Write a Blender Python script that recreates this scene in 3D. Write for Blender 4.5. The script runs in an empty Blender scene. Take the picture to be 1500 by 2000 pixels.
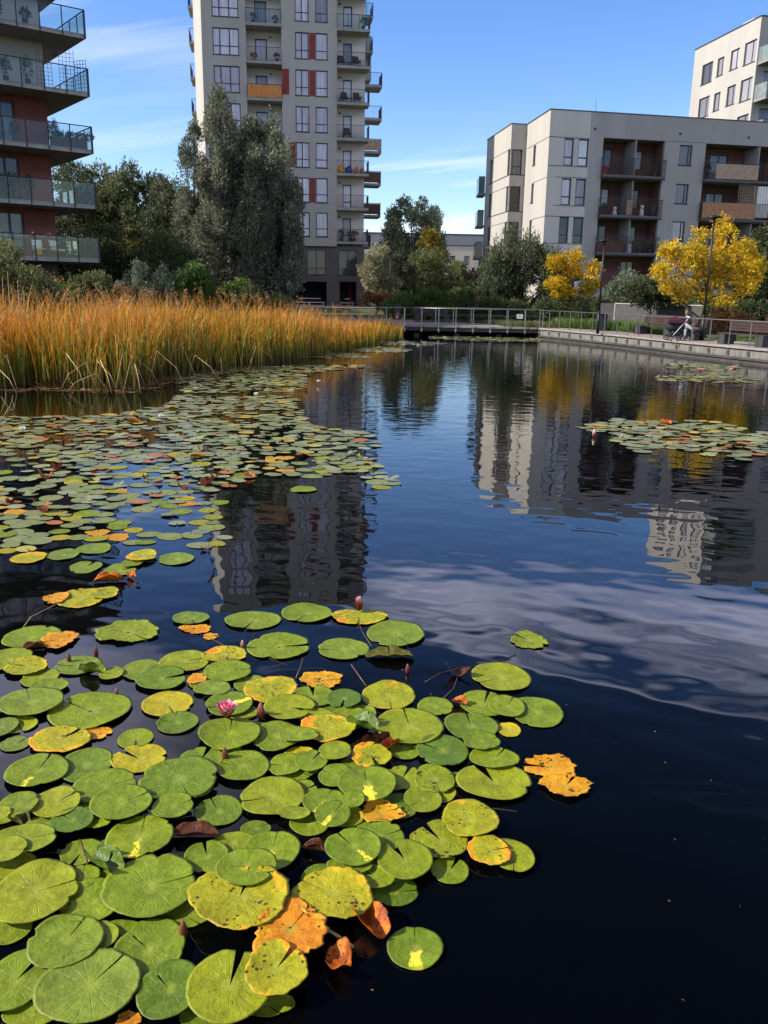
import bpy, math, random
import numpy as np
from math import sin, cos, pi, radians as RAD
rnd = random.Random(7); rng = np.random.default_rng(7)
S = bpy.context.scene
COL = S.collection

# ---------------------------------------------------------------- camera, sky, sun, exposure
CZ = 2.4; FPX = 1660.0; PITCH = math.atan(430 / 1660.0); ROLL = 0.016
_f = np.array((0, cos(PITCH), -sin(PITCH))); _u = np.array((0, sin(PITCH), cos(PITCH))); _x = np.array((1.0, 0, 0))
CR = cos(ROLL) * _x + sin(ROLL) * _u; CU = -sin(ROLL) * _x + cos(ROLL) * _u
cam = bpy.data.cameras.new('camera'); camo = bpy.data.objects.new('camera', cam); COL.objects.link(camo)
cam.sensor_fit = 'VERTICAL'; cam.sensor_height = 24; cam.lens = 24 * FPX / 2000
cam.clip_start = 0.1; cam.clip_end = 3000
from mathutils import Matrix, Vector
camo.matrix_world = Matrix(((CR[0], CU[0], -_f[0], 0), (CR[1], CU[1], -_f[1], 0), (CR[2], CU[2], -_f[2], CZ), (0, 0, 0, 1)))
S.camera = camo
SUN_AZ = RAD(-98); SUN_EL = RAD(33)           # azimuth from +Y towards +X
sd = Vector((sin(SUN_AZ) * cos(SUN_EL), cos(SUN_AZ) * cos(SUN_EL), sin(SUN_EL)))
sl = bpy.data.lights.new('sun', 'SUN'); sl.energy = 2.9; sl.angle = RAD(1.2); sl.color = (1.0, 0.92, 0.80)
so = bpy.data.objects.new('sun', sl); COL.objects.link(so); so.rotation_euler = sd.to_track_quat('Z', 'Y').to_euler()
W = bpy.data.worlds.new('World'); S.world = W; W.use_nodes = True
wn, wl = W.node_tree.nodes, W.node_tree.links; wn.clear()
def N(t, typ, **k):
    n = t.nodes.new(typ)
    for a, b in k.items():
        if a.startswith('i_'): n.inputs[a[2:].replace('_', ' ')].default_value = b
        else: setattr(n, a, b)
    return n
T = W.node_tree
sky = N(T, 'ShaderNodeTexSky'); sky.sky_type = 'NISHITA'; sky.sun_disc = False
sky.sun_elevation = SUN_EL; sky.sun_rotation = SUN_AZ % (2 * pi); sky.ozone_density = 2.2; sky.air_density = 0.9; sky.dust_density = 0.5
hsv = N(T, 'ShaderNodeHueSaturation'); hsv.inputs['Saturation'].default_value = 1.26; hsv.inputs['Value'].default_value = 0.90; hsv.inputs['Hue'].default_value = 0.514
wl.new(sky.outputs[0], hsv.inputs['Color'])
tc = N(T, 'ShaderNodeTexCoord'); sep = N(T, 'ShaderNodeSeparateXYZ'); wl.new(tc.outputs['Generated'], sep.inputs[0])
def M(t, op, a, b=None, c=None):
    n = t.nodes.new('ShaderNodeMath'); n.operation = op
    for i, v in enumerate((a, b, c)):
        if v is None: continue
        if isinstance(v, (int, float)): n.inputs[i].default_value = v
        else: t.links.new(v, n.inputs[i])
    return n.outputs[0]
def ramp(t, src, stops, interp='LINEAR'):
    n = t.nodes.new('ShaderNodeValToRGB'); n.color_ramp.interpolation = interp; e = n.color_ramp.elements
    while len(e) < len(stops): e.new(0.5)
    for i, (p, c) in enumerate(stops):
        e[i].position = p
        c = (c, c, c) if isinstance(c, (int, float)) else c
        e[i].color = (c[0], c[1], c[2], 1)
    t.links.new(src, n.inputs[0]); return n.outputs[0]
zz = M(T, 'ADD', M(T, 'MAXIMUM', sep.outputs[2], 0.0), 0.10)
comb = N(T, 'ShaderNodeCombineXYZ'); wl.new(M(T, 'DIVIDE', sep.outputs[0], zz), comb.inputs[0]); wl.new(M(T, 'DIVIDE', sep.outputs[1], zz), comb.inputs[1])
mp = N(T, 'ShaderNodeMapping'); mp.inputs['Scale'].default_value = (0.45, 1.7, 1); mp.inputs['Location'].default_value = (3.1, 1.7, 0)
mr = N(T, 'ShaderNodeMapping'); mr.inputs['Rotation'].default_value = (0, 0, RAD(24)); wl.new(comb.outputs[0], mr.inputs[0]); wl.new(mr.outputs[0], mp.inputs[0])
cn = N(T, 'ShaderNodeTexNoise'); cn.inputs['Scale'].default_value = 0.8; cn.inputs['Detail'].default_value = 7; cn.inputs['Roughness'].default_value = 0.55; cn.inputs['Distortion'].default_value = 0.4
wl.new(mp.outputs[0], cn.inputs['Vector'])
elev = sep.outputs[2]
# a bank of grey-lilac cloud high over the far shore, thin wisps lower down
bank = ramp(T, elev, [(0.305, 0.0), (0.36, 1.0), (0.45, 1.0), (0.52, 0.0)])
side = ramp(T, M(T, 'ADD', M(T, 'MULTIPLY', sep.outputs[0], 0.5), 0.5), [(0.40, 0.25), (0.52, 1.0)])
m1 = M(T, 'MULTIPLY', M(T, 'MULTIPLY', ramp(T, cn.outputs[0], [(0.37, 0.0), (0.55, 1.0)]), bank), side)
leftm = ramp(T, M(T, 'ADD', M(T, 'MULTIPLY', sep.outputs[0], 0.5), 0.5), [(0.36, 1.0), (0.46, 0.0)]); leftm = M(T, 'MAXIMUM', leftm, ramp(T, elev, [(0.13, 1.0), (0.19, 0.0)]))
m2 = M(T, 'MULTIPLY', leftm, M(T, 'MULTIPLY', ramp(T, cn.outputs[0], [(0.47, 0.0), (0.70, 0.80)]), ramp(T, elev, [(0.0, 1.0), (0.12, 1.0), (0.2, 0.35), (0.27, 1.0), (0.33, 0.8)])))
mm = M(T, 'MAXIMUM', M(T, 'MULTIPLY', m1, 0.85), m2)
mix = N(T, 'ShaderNodeMix'); mix.data_type = 'RGBA'
cloudc = ramp(T, elev, [(0.05, (0.72, 0.70, 0.76)), (0.25, (0.72, 0.70, 0.86)), (0.33, (1.9, 1.85, 2.3)), (0.5, (2.2, 2.15, 2.6))])
cm = N(T, 'ShaderNodeVectorMath'); cm.operation = 'SCALE'; cm.inputs['Scale'].default_value = 7.5; wl.new(cloudc, cm.inputs[0])
dk = N(T, 'ShaderNodeVectorMath'); dk.operation = 'MULTIPLY'; wl.new(hsv.outputs[0], dk.inputs[0]); wl.new(ramp(T, elev, [(0.30, 1.0), (0.45, 0.36), (0.60, 0.13), (0.8, 0.08)]), dk.inputs[1])
wl.new(mm, mix.inputs['Factor']); wl.new(dk.outputs[0], mix.inputs[6]); wl.new(cm.outputs[0], mix.inputs[7])
bg = N(T, 'ShaderNodeBackground'); bg.inputs['Strength'].default_value = 0.10; wl.new(mix.outputs[2], bg.inputs['Color'])
wo = N(T, 'ShaderNodeOutputWorld'); wl.new(bg.outputs[0], wo.inputs[0])
S.view_settings.view_transform = 'Standard'; S.view_settings.look = 'None'; S.view_settings.gamma = 1; S.view_settings.exposure = 1.38
S.cycles.max_bounces = 6; S.cycles.transparent_max_bounces = 12; S.cycles.caustics_reflective = False; S.cycles.caustics_refractive = False

# ---------------------------------------------------------------- surveying helpers (photo measurements -> metres)
def ray(px, py): return _f + (px - 750) / FPX * CR + (1000 - py) / FPX * CU
def G(px, py, z=0.0):
    d = ray(px, py); t = (z - CZ) / d[2]; return np.array((d[0] * t, d[1] * t, z))
def AT(px, py, y):
    d = ray(px, py); t = y / d[1]; return np.array((d[0] * t, y, CZ + d[2] * t))
def RATIO(px, py):
    d = ray(px, py); return d[0] / d[1]

# ---------------------------------------------------------------- materials
MATS = {}
def newmat(name):
    m = bpy.data.materials.new(name); m.use_nodes = True; t = m.node_tree; b = t.nodes['Principled BSDF']; MATS[name] = m; return m, t, b
def noise(t, scale, detail=4, rough=0.55, vec=None, kind='Object', dist=0.0):
    n = t.nodes.new('ShaderNodeTexNoise'); n.inputs['Scale'].default_value = scale; n.inputs['Detail'].default_value = detail; n.inputs['Roughness'].default_value = rough; n.inputs['Distortion'].default_value = dist
    if vec is None:
        c = t.nodes.new('ShaderNodeTexCoord'); vec = c.outputs[kind]
    t.links.new(vec, n.inputs['Vector']); return n.outputs[0]
def mixc(t, f, a, b, mode='MIX'):
    n = t.nodes.new('ShaderNodeMix'); n.data_type = 'RGBA'; n.blend_type = mode
    for i, v in ((0, f), (6, a), (7, b)):
        if isinstance(v, (int, float)): n.inputs[i].default_value = v
        elif isinstance(v, tuple): n.inputs[i].default_value = (v[0], v[1], v[2], 1)
        else: t.links.new(v, n.inputs[i])
    return n.outputs[2]
def bump(t, b, h, dist=0.01, strength=1.0):
    n = t.nodes.new('ShaderNodeBump'); n.inputs['Distance'].default_value = dist; n.inputs['Strength'].default_value = strength
    t.links.new(h, n.inputs['Height']); t.links.new(n.outputs[0], b.inputs['Normal']); return n
def simple(name, col, rough=0.7, metal=0.0, var=0.12, scale=6.0, bmp=0.0, streak=False):
    m, t, b = newmat(name)
    vec = None
    if streak:
        c = t.nodes.new('ShaderNodeTexCoord'); mpn = t.nodes.new('ShaderNodeMapping'); mpn.inputs['Scale'].default_value = (1, 1, 0.12)
        t.links.new(c.outputs['Object'], mpn.inputs[0]); vec = mpn.outputs[0]
    nz = noise(t, scale, 5, 0.6, vec)
    lo = tuple(c * (1 - var) for c in col); hi = tuple(min(1, c * (1 + var)) for c in col)
    t.links.new(ramp(t, nz, [(0.3, lo), (0.7, hi)]), b.inputs['Base Color'])
    b.inputs['Roughness'].default_value = rough; b.inputs['Metallic'].default_value = metal
    if bmp: bump(t, b, noise(t, scale * 8, 4), bmp)
    return m
simple('render_warm', (0.355, 0.34, 0.312), 0.9, var=0.10, scale=0.5, bmp=0.004, streak=True)
simple('render_grey', (0.34, 0.325, 0.30), 0.9, var=0.12, scale=0.6, bmp=0.004, streak=True)
simple('render_white', (0.52, 0.495, 0.45), 0.9, var=0.07, scale=0.6, bmp=0.003, streak=True)
simple('render_cream', (0.37, 0.355, 0.33), 0.9, var=0.08, scale=0.6, bmp=0.003, streak=True)
simple('tower_base', (0.085, 0.075, 0.078), 0.7, var=0.2, scale=1.0)
simple('render_mauve', (0.325, 0.308, 0.295), 0.9, var=0.12, scale=0.6, bmp=0.004, streak=True)
simple('concrete', (0.27, 0.262, 0.245), 0.9, var=0.2, scale=2.0, bmp=0.004, streak=True)
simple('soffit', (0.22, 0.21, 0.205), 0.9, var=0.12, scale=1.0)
simple('dark_metal', (0.025, 0.027, 0.03), 0.45, 0.6, var=0.2)
simple('steel', (0.32, 0.32, 0.31), 0.35, 0.85, var=0.2, scale=20)
simple('frame_brown', (0.030, 0.022, 0.028), 0.5, var=0.2)
simple('flashing', (0.055, 0.055, 0.06), 0.5, 0.4, var=0.2)
simple('interior', (0.03, 0.028, 0.028), 0.9, var=0.3)
simple('bark', (0.09, 0.07, 0.05), 0.95, var=0.35, scale=12, bmp=0.02, streak=True)
simple('bark_dark', (0.04, 0.033, 0.027), 0.95, var=0.3, scale=12, bmp=0.02, streak=True)
simple('bench_wood', (0.036, 0.018, 0.016), 0.6, var=0.35, scale=14)
simple('bench_block', (0.035, 0.033, 0.035), 0.8, var=0.2)
simple('white_paint', (0.75, 0.74, 0.70), 0.6, var=0.05)
simple('cushion', (0.70, 0.66, 0.60), 0.9, var=0.08)
simple('yellow_cloth', (0.75, 0.33, 0.02), 0.9, var=0.15)
simple('black_plastic', (0.018, 0.018, 0.02), 0.5, var=0.2)
simple('blue_plastic', (0.02, 0.08, 0.30), 0.5, var=0.2)
simple('orange_plastic', (0.62, 0.20, 0.05), 0.6, var=0.2)
simple('red_plastic', (0.45, 0.03, 0.05), 0.6, var=0.2)
simple('terracotta', (0.36, 0.14, 0.08), 0.8, var=0.2)
simple('planter', (0.06, 0.045, 0.04), 0.7, var=0.3)
simple('skin', (0.36, 0.20, 0.14), 0.55, var=0.06)
simple('hair', (0.03, 0.018, 0.012), 0.6, var=0.3, scale=40)
simple('black_cloth', (0.015, 0.015, 0.018), 0.9, var=0.3)
simple('grey_cloth', (0.27, 0.28, 0.30), 0.9, var=0.12)
simple('maroon_cloth', (0.055, 0.008, 0.02), 0.8, var=0.2)
simple('stem', (0.10, 0.05, 0.035), 0.5, var=0.4, scale=30)
simple('dry_reed', (0.45, 0.32, 0.14), 0.8, var=0.3, scale=10)
simple('screen_bamboo', (0.50, 0.20, 0.05), 0.8, var=0.45, scale=26, streak=True)
simple('screen_light', (0.38, 0.27, 0.19), 0.85, var=0.55, scale=26, streak=True)
simple('screen_tan', (0.36, 0.185, 0.10), 0.85, var=0.5, scale=26, streak=True)
simple('screen_dark', (0.10, 0.055, 0.045), 0.85, var=0.3, scale=26, streak=True)
simple('far_render', (0.52, 0.46, 0.39), 0.9, var=0.06, scale=0.3)
simple('far_grey', (0.34, 0.34, 0.35), 0.9, var=0.06, scale=0.3)
simple('garden_grey', (0.062, 0.062, 0.068), 0.8, var=0.25, scale=2, bmp=0.01)
simple('fender', (0.045, 0.043, 0.042), 0.65, var=0.45, scale=3, bmp=0.01)
simple('sign_white', (0.75, 0.76, 0.76), 0.6, var=0.04)
simple('sign_ink', (0.12, 0.12, 0.13), 0.6, var=0.04)
simple('bulb', (0.9, 0.85, 0.75), 0.3, var=0.02)
simple('trellis_rust', (0.13, 0.05, 0.05), 0.7, var=0.3)

m, t, b = newmat('quay_concrete'); c = t.nodes.new('ShaderNodeTexCoord'); mpn = t.nodes.new('ShaderNodeMapping'); mpn.inputs['Scale'].default_value = (1, 1, 0.08); t.links.new(c.outputs['Object'], mpn.inputs[0])
sz = t.nodes.new('ShaderNodeSeparateXYZ'); t.links.new(c.outputs['Object'], sz.inputs[0]); stn = noise(t, 4.5, 6, 0.65, mpn.outputs[0])
cc = mixc(t, 0.5, ramp(t, stn, [(0.32, (0.07, 0.067, 0.06)), (0.5, (0.155, 0.15, 0.14)), (0.68, (0.23, 0.222, 0.207))]), ramp(t, noise(t, 3.0, 6, 0.7), [(0.3, (0.11, 0.105, 0.095)), (0.7, (0.23, 0.222, 0.205))]))
t.links.new(mixc(t, ramp(t, M(t, 'ADD', sz.outputs[2], M(t, 'MULTIPLY', stn, 0.25)), [(0.22, 0.85), (0.40, 0.0)]), cc, (0.045, 0.05, 0.03)), b.inputs['Base Color']); b.inputs['Roughness'].default_value = 0.9; bump(t, b, stn, 0.01)
def brick(name, col, mortar, sc=3.0):
    m, t, b = newmat(name); c = t.nodes.new('ShaderNodeTexCoord'); s = t.nodes.new('ShaderNodeSeparateXYZ'); t.links.new(c.outputs['Object'], s.inputs[0])
    k = t.nodes.new('ShaderNodeCombineXYZ'); t.links.new(M(t, 'ADD', s.outputs[0], s.outputs[1]), k.inputs[0]); t.links.new(s.outputs[2], k.inputs[1])
    br = t.nodes.new('ShaderNodeTexBrick'); br.inputs['Scale'].default_value = sc; br.inputs['Mortar Size'].default_value = 0.012
    br.inputs['Color1'].default_value = (*col, 1); br.inputs['Color2'].default_value = (*[q * 0.72 for q in col], 1); br.inputs['Mortar'].default_value = (*mortar, 1)
    t.links.new(k.outputs[0], br.inputs['Vector'])
    nz = noise(t, 2.5, 5); t.links.new(mixc(t, 0.5, br.outputs[0], mixc(t, nz, tuple(q * 0.6 for q in col), tuple(min(1, q * 1.3) for q in col))), b.inputs['Base Color']); b.inputs['Roughness'].default_value = 0.85
brick('red_cladding', (0.185, 0.052, 0.038), (0.13, 0.04, 0.03), 1.6)
brick('brown_cladding', (0.150, 0.068, 0.052), (0.08, 0.03, 0.02), 1.8)
simple('red_render', (0.20, 0.035, 0.028), 0.85, var=0.15, scale=2)

# window pane: reflective glass with pale curtains of differing lightness behind it
for pn, cs in (('pane', (.03, .10, .2, .32, .48)), ('pane_light', (.20, .50, .60, .68, .80))):
  m, t, b = newmat(pn)
  oi = t.nodes.new('ShaderNodeObjectInfo'); c = t.nodes.new('ShaderNodeTexCoord'); mpn = t.nodes.new('ShaderNodeMapping'); mpn.inputs['Scale'].default_value = (9, 9, 0.4); t.links.new(c.outputs['Object'], mpn.inputs[0])
  fold = noise(t, 1.0, 4, 0.6, mpn.outputs[0])
  cur = ramp(t, oi.outputs['Random'], [(q, (c_, c_ * .97, c_ * 1.08)) for q, c_ in zip((0.0, 0.22, 0.5, 0.8, 1.0), cs)])
  t.links.new(mixc(t, 0.65, cur, ramp(t, fold, [(0.3, 0.35), (0.65, 1.0)]), 'MULTIPLY'), b.inputs['Base Color'])
  b.inputs['Roughness'].default_value = 0.05; b.inputs['IOR'].default_value = 1.5; b.inputs['Specular IOR Level'].default_value = 0.6
m, t, b = newmat('pane_dark')
t.links.new(ramp(t, noise(t, 0.9, 4), [(0.35, (0.008, 0.009, 0.012)), (0.65, (0.05, 0.055, 0.065))]), b.inputs['Base Color'])
b.inputs['Roughness'].default_value = 0.04; b.inputs['IOR'].default_value = 1.6; b.inputs['Specular IOR Level'].default_value = 0.5
# balcony glass: see-through, reflecting more at a glance
m, t, b = newmat('balcony_glass'); out = t.nodes['Material Output']; t.nodes.remove(b)
tr = N(t, 'ShaderNodeBsdfTransparent'); tr.inputs[0].default_value = (0.86, 0.90, 0.88, 1); gl = N(t, 'ShaderNodeBsdfGlossy'); gl.inputs['Roughness'].default_value = 0.04; gl.inputs[0].default_value = (0.9, 0.92, 0.9, 1)
fr = N(t, 'ShaderNodeLayerWeight'); ms = N(t, 'ShaderNodeMixShader'); t.links.new(M(t, 'ADD', M(t, 'MULTIPLY', M(t, 'POWER', fr.outputs['Facing'], 4.0), 0.6), 0.025), ms.inputs[0]); t.links.new(tr.outputs[0], ms.inputs[1]); t.links.new(gl.outputs[0], ms.inputs[2]); t.links.new(ms.outputs[0], out.inputs[0])
# frosted variant
m, t, b = newmat('frosted_glass'); b.inputs['Base Color'].default_value = (0.20, 0.25, 0.24, 1); b.inputs['Roughness'].default_value = 0.15; b.inputs['Alpha'].default_value = 0.72
t.links.new(ramp(t, noise(t, 1.5, 5), [(0.3, (0.13, 0.17, 0.17)), (0.7, (0.27, 0.31, 0.30))]), b.inputs['Base Color'])

def leafmat(name, stops, trans=0.35, rough=0.55):
    m, t, b = newmat(name); a = t.nodes.new('ShaderNodeAttribute'); a.attribute_name = 'lv'
    col = ramp(t, a.outputs['Fac'], stops)
    col2 = mixc(t, 0.55, col, ramp(t, noise(t, 0.35, 3), [(0.35, 0.55), (0.65, 1.0)]), 'MULTIPLY')
    t.links.new(col2, b.inputs['Base Color']); b.inputs['Roughness'].default_value = rough; b.inputs['Specular IOR Level'].default_value = 0.3
    out = t.nodes['Material Output']; tl = t.nodes.new('ShaderNodeBsdfTranslucent'); t.links.new(col2, tl.inputs[0]); ms = t.nodes.new('ShaderNodeMixShader'); ms.inputs[0].default_value = trans
    t.links.new(b.outputs[0], ms.inputs[1]); t.links.new(tl.outputs[0], ms.inputs[2]); t.links.new(ms.outputs[0], out.inputs[0])
leafmat('leaf_willow', [(0, (0.055, 0.066, 0.038)), (0.5, (0.16, 0.18, 0.115)), (1, (0.42, 0.43, 0.32))])
leafmat('leaf_sage', [(0, (0.028, 0.038, 0.020)), (0.55, (0.085, 0.105, 0.052)), (1, (0.24, 0.26, 0.15))])
leafmat('leaf_gold', [(0, (0.08, 0.09, 0.02)), (0.5, (0.24, 0.20, 0.03)), (1, (0.48, 0.33, 0.05))])
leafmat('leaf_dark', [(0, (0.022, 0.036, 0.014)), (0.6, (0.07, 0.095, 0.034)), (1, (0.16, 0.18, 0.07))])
leafmat('leaf_olive', [(0, (0.06, 0.08, 0.03)), (0.6, (0.15, 0.175, 0.065)), (1, (0.30, 0.31, 0.13))])
leafmat('leaf_green', [(0, (0.035, 0.075, 0.015)), (0.6, (0.11, 0.19, 0.035)), (1, (0.26, 0.36, 0.09))])
leafmat('leaf_yellow', [(0, (0.22, 0.24, 0.02)), (0.3, (0.52, 0.40, 0.015)), (0.7, (0.80, 0.52, 0.02)), (1, (0.86, 0.40, 0.03))])
leafmat('leaf_rust', [(0, (0.10, 0.07, 0.03)), (0.5, (0.32, 0.15, 0.06)), (1, (0.50, 0.25, 0.12))])
leafmat('leaf_silver', [(0, (0.09, 0.12, 0.07)), (0.6, (0.22, 0.27, 0.17)), (1, (0.42, 0.46, 0.34))])
leafmat('leaf_pale', [(0, (0.12, 0.13, 0.05)), (0.5, (0.32, 0.30, 0.16)), (1, (0.55, 0.50, 0.38))])
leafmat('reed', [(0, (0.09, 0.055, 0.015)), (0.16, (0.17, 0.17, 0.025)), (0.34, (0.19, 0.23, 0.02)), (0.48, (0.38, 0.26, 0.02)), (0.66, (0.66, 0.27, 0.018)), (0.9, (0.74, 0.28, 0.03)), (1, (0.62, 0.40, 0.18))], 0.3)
leafmat('drift', [(0, (0.24, 0.05, 0.03)), (0.06, (0.55, 0.22, 0.04)), (0.14, (0.40, 0.40, 0.07)), (0.25, (0.15, 0.18, 0.08)), (0.7, (0.21, 0.24, 0.125)), (1, (0.29, 0.32, 0.19))], 0.0, 0.32)  # far pad greens lightened to carry the sky's sheen in the colour
leafmat('leaf_poplar', [(0, (0.13, 0.16, 0.08)), (0.6, (0.30, 0.35, 0.19)), (1, (0.52, 0.55, 0.38))])
leafmat('dry_plume', [(0, (0.20, 0.09, 0.03)), (1, (0.50, 0.30, 0.12))], 0.25)
leafmat('leaf_moss', [(0, (0.035, 0.05, 0.022)), (0.6, (0.105, 0.13, 0.055)), (1, (0.24, 0.26, 0.13))])
leafmat('lawn', [(0, (0.04, 0.075, 0.012)), (1, (0.13, 0.20, 0.03))], 0.2)

# ground and paving
m, t, b = newmat('ground'); n1 = noise(t, 0.25, 6); n2 = noise(t, 6.0, 6)
t.links.new(mixc(t, 0.5, ramp(t, n1, [(0.35, (0.045, 0.06, 0.018)), (0.6, (0.075, 0.085, 0.03))]), ramp(t, n2, [(0.3, (0.03, 0.035, 0.012)), (0.7, (0.12, 0.12, 0.045))])), b.inputs['Base Color']); b.inputs['Roughness'].default_value = 1.0; bump(t, b, n2, 0.06)
m, t, b = newmat('paving'); c = t.nodes.new('ShaderNodeTexCoord'); br = t.nodes.new('ShaderNodeTexBrick'); br.inputs['Scale'].default_value = 2.2; br.inputs['Mortar Size'].default_value = 0.012
br.inputs['Color1'].default_value = (0.30, 0.255, 0.235, 1); br.inputs['Color2'].default_value = (0.24, 0.21, 0.195, 1); br.inputs['Mortar'].default_value = (0.16, 0.14, 0.12, 1); t.links.new(c.outputs['Object'], br.inputs['Vector'])
t.links.new(mixc(t, 0.4, br.outputs[0], ramp(t, noise(t, 1.2, 6), [(0.3, (0.17, 0.15, 0.135)), (0.7, (0.33, 0.29, 0.27))])), b.inputs['Base Color']); b.inputs['Roughness'].default_value = 0.9

# pond water: dark and clear, almost still near the camera, rippled further out
m, t, b = newmat('water'); b.inputs['Base Color'].default_value = (0.001, 0.0014, 0.002, 1); b.inputs['Roughness'].default_value = 0.012; b.inputs['IOR'].default_value = 1.5
c = t.nodes.new('ShaderNodeTexCoord'); s = t.nodes.new('ShaderNodeSeparateXYZ'); t.links.new(c.outputs['Object'], s.inputs[0])
def wv(sx, sy, rot, sc, det, dist=0.0, rough=0.5):
    mpn = t.nodes.new('ShaderNodeMapping'); mpn.inputs['Scale'].default_value = (sx, sy, 1); mrr = t.nodes.new('ShaderNodeMapping'); mrr.inputs['Rotation'].default_value = (0, 0, RAD(rot)); t.links.new(c.outputs['Object'], mrr.inputs[0]); t.links.new(mrr.outputs[0], mpn.inputs[0])
    return noise(t, sc, det, rough, mpn.outputs[0], dist=dist)
near = M(t, 'MULTIPLY', wv(0.9, 1.1, 15, 2.4, 1), 0.0047)
fine = M(t, 'MULTIPLY', wv(0.40, 1.3, 6, 6.0, 1), 0.0030)
swell = M(t, 'MULTIPLY', wv(0.16, 1.0, 34, 1.5, 1, 0.3), 0.009)
far_m = ramp(t, M(t, 'DIVIDE', s.outputs[1], 60.0), [(0.10, 0.0), (0.20, 0.35), (0.35, 1.0)])
sw_m = M(t, 'MULTIPLY', ramp(t, M(t, 'DIVIDE', s.outputs[1], 20.0), [(0.15, 0.2), (0.24, 1.0), (0.34, 1.0), (0.5, 0.15)]), ramp(t, M(t, 'ADD', M(t, 'MULTIPLY', s.outputs[0], 0.25), 0.5), [(0.40, 0.05), (0.75, 1.0)]))
h = M(t, 'ADD', M(t, 'ADD', near, M(t, 'MULTIPLY', fine, far_m)), M(t, 'MULTIPLY', swell, sw_m))
bump(t, b, h, 1.0)

# lily leaf: radial veins, a paler hub, yellow ageing, spots, a yellow streak opposite the cleft
def lilymat(name):
    m, t, b = newmat(name)
    def A(n, typ='GEOMETRY'):
        a = t.nodes.new('ShaderNodeAttribute'); a.attribute_name = n; a.attribute_type = typ; return a.outputs['Fac']
    pr, pa = A('pr'), A('pa'); hue, age, spot, stripe = A('hue', 'OBJECT'), A('age', 'OBJECT'), A('spot', 'OBJECT'), A('stripe', 'OBJECT')
    oi = t.nodes.new('ShaderNodeObjectInfo'); c = t.nodes.new('ShaderNodeTexCoord')
    off = t.nodes.new('ShaderNodeVectorMath'); off.operation = 'ADD'; t.links.new(c.outputs['Object'], off.inputs[0]); k = t.nodes.new('ShaderNodeCombineXYZ'); t.links.new(M(t, 'MULTIPLY', oi.outputs['Random'], 40.0), k.inputs[0]); t.links.new(M(t, 'MULTIPLY', oi.outputs['Random'], 23.0), k.inputs[2]); t.links.new(k.outputs[0], off.inputs[1])
    V = off.outputs[0]
    big = noise(t, 7, 4, 0.6, V); med = noise(t, 28, 5, 0.65, V); sm = noise(t, 95, 3, 0.6, V)
    g = ramp(t, hue, [(0, (0.10, 0.185, 0.018)), (0.25, (0.205, 0.285, 0.012)), (0.5, (0.34, 0.36, 0.012)), (0.7, (0.50, 0.42, 0.016)), (0.85, (0.75, 0.33, 0.012)), (1, (0.62, 0.15, 0.012))])
    g = mixc(t, 0.75, g, ramp(t, big, [(0.3, 0.55), (0.7, 1.0)]), 'MULTIPLY')
    g = mixc(t, 0.35, g, ramp(t, med, [(0.35, 0.4), (0.65, 1.0)]), 'MULTIPLY')
    g = mixc(t, A('pale', 'OBJECT'), g, mixc(t, big, (0.14, 0.17, 0.085), (0.26, 0.29, 0.165)))  # mixes in grey-green, painting the sky sheen of midfield pads
    # veins
    va = M(t, 'ABSOLUTE', M(t, 'SINE', M(t, 'ADD', M(t, 'MULTIPLY', pa, 9.0), M(t, 'MULTIPLY', big, 1.6))))
    vein = M(t, 'MULTIPLY', M(t, 'SUBTRACT', 1.0, M(t, 'MINIMUM', M(t, 'MULTIPLY', va, 5.0), 1.0)), M(t, 'SUBTRACT', 1.0, pr))
    g = mixc(t, M(t, 'MULTIPLY', vein, 0.55), g, (0.30, 0.36, 0.08))
    hub = M(t, 'SUBTRACT', 1.0, M(t, 'MINIMUM', M(t, 'MULTIPLY', pr, 3.6), 1.0))
    g = mixc(t, M(t, 'MULTIPLY', hub, 0.55), g, (0.36, 0.42, 0.06))
    # ageing from the rim inwards
    low = noise(t, 4.5, 5, 0.7, V, dist=0.6); ag = M(t, 'MULTIPLY', age, M(t, 'ADD', M(t, 'MULTIPLY', M(t, 'POWER', pr, 2.0), 0.75), M(t, 'MULTIPLY', M(t, 'SUBTRACT', low, 0.5), 4.0)))
    agm = ramp(t, M(t, 'ADD', ag, M(t, 'MULTIPLY', M(t, 'SUBTRACT', sm, 0.5), 0.25)), [(0.34, 0.0), (0.50, 0.55), (0.62, 1.0)])
    g = mixc(t, agm, g, mixc(t, ramp(t, ag, [(0.4, 0.0), (0.8, 1.0)]), (0.70, 0.46, 0.02), (0.74, 0.22, 0.012)))
    # streak
    da = M(t, 'ABSOLUTE', M(t, 'SUBTRACT', M(t, 'ABSOLUTE', pa), pi)); lat = M(t, 'ADD', M(t, 'MULTIPLY', M(t, 'MULTIPLY', da, pr), 1.0), M(t, 'MULTIPLY', M(t, 'SUBTRACT', med, 0.5), 0.5))
    st = M(t, 'MULTIPLY', M(t, 'MULTIPLY', ramp(t, M(t, 'DIVIDE', lat, M(t, 'ADD', stripe, 0.15)), [(0.11, 1.0), (0.16, 0.0)]), ramp(t, M(t, 'ADD', M(t, 'MULTIPLY', M(t, 'SUBTRACT', big, 0.5), 1.3), pr), [(0.10, 0.0), (0.22, 1.0), (0.86, 1.0), (0.95, 0.4)])), M(t, 'MULTIPLY', M(t, 'GREATER_THAN', stripe, 0.01), ramp(t, M(t, 'ADD', sm, M(t, 'MULTIPLY', stripe, 0.22)), [(0.52, 0.0), (0.60, 1.0)])))
    g = mixc(t, st, g, (0.78, 0.66, 0.05))
    # holes and dark spots
    vo = t.nodes.new('ShaderNodeTexVoronoi'); vo.inputs['Scale'].default_value = 42; t.links.new(V, vo.inputs['Vector'])
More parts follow.
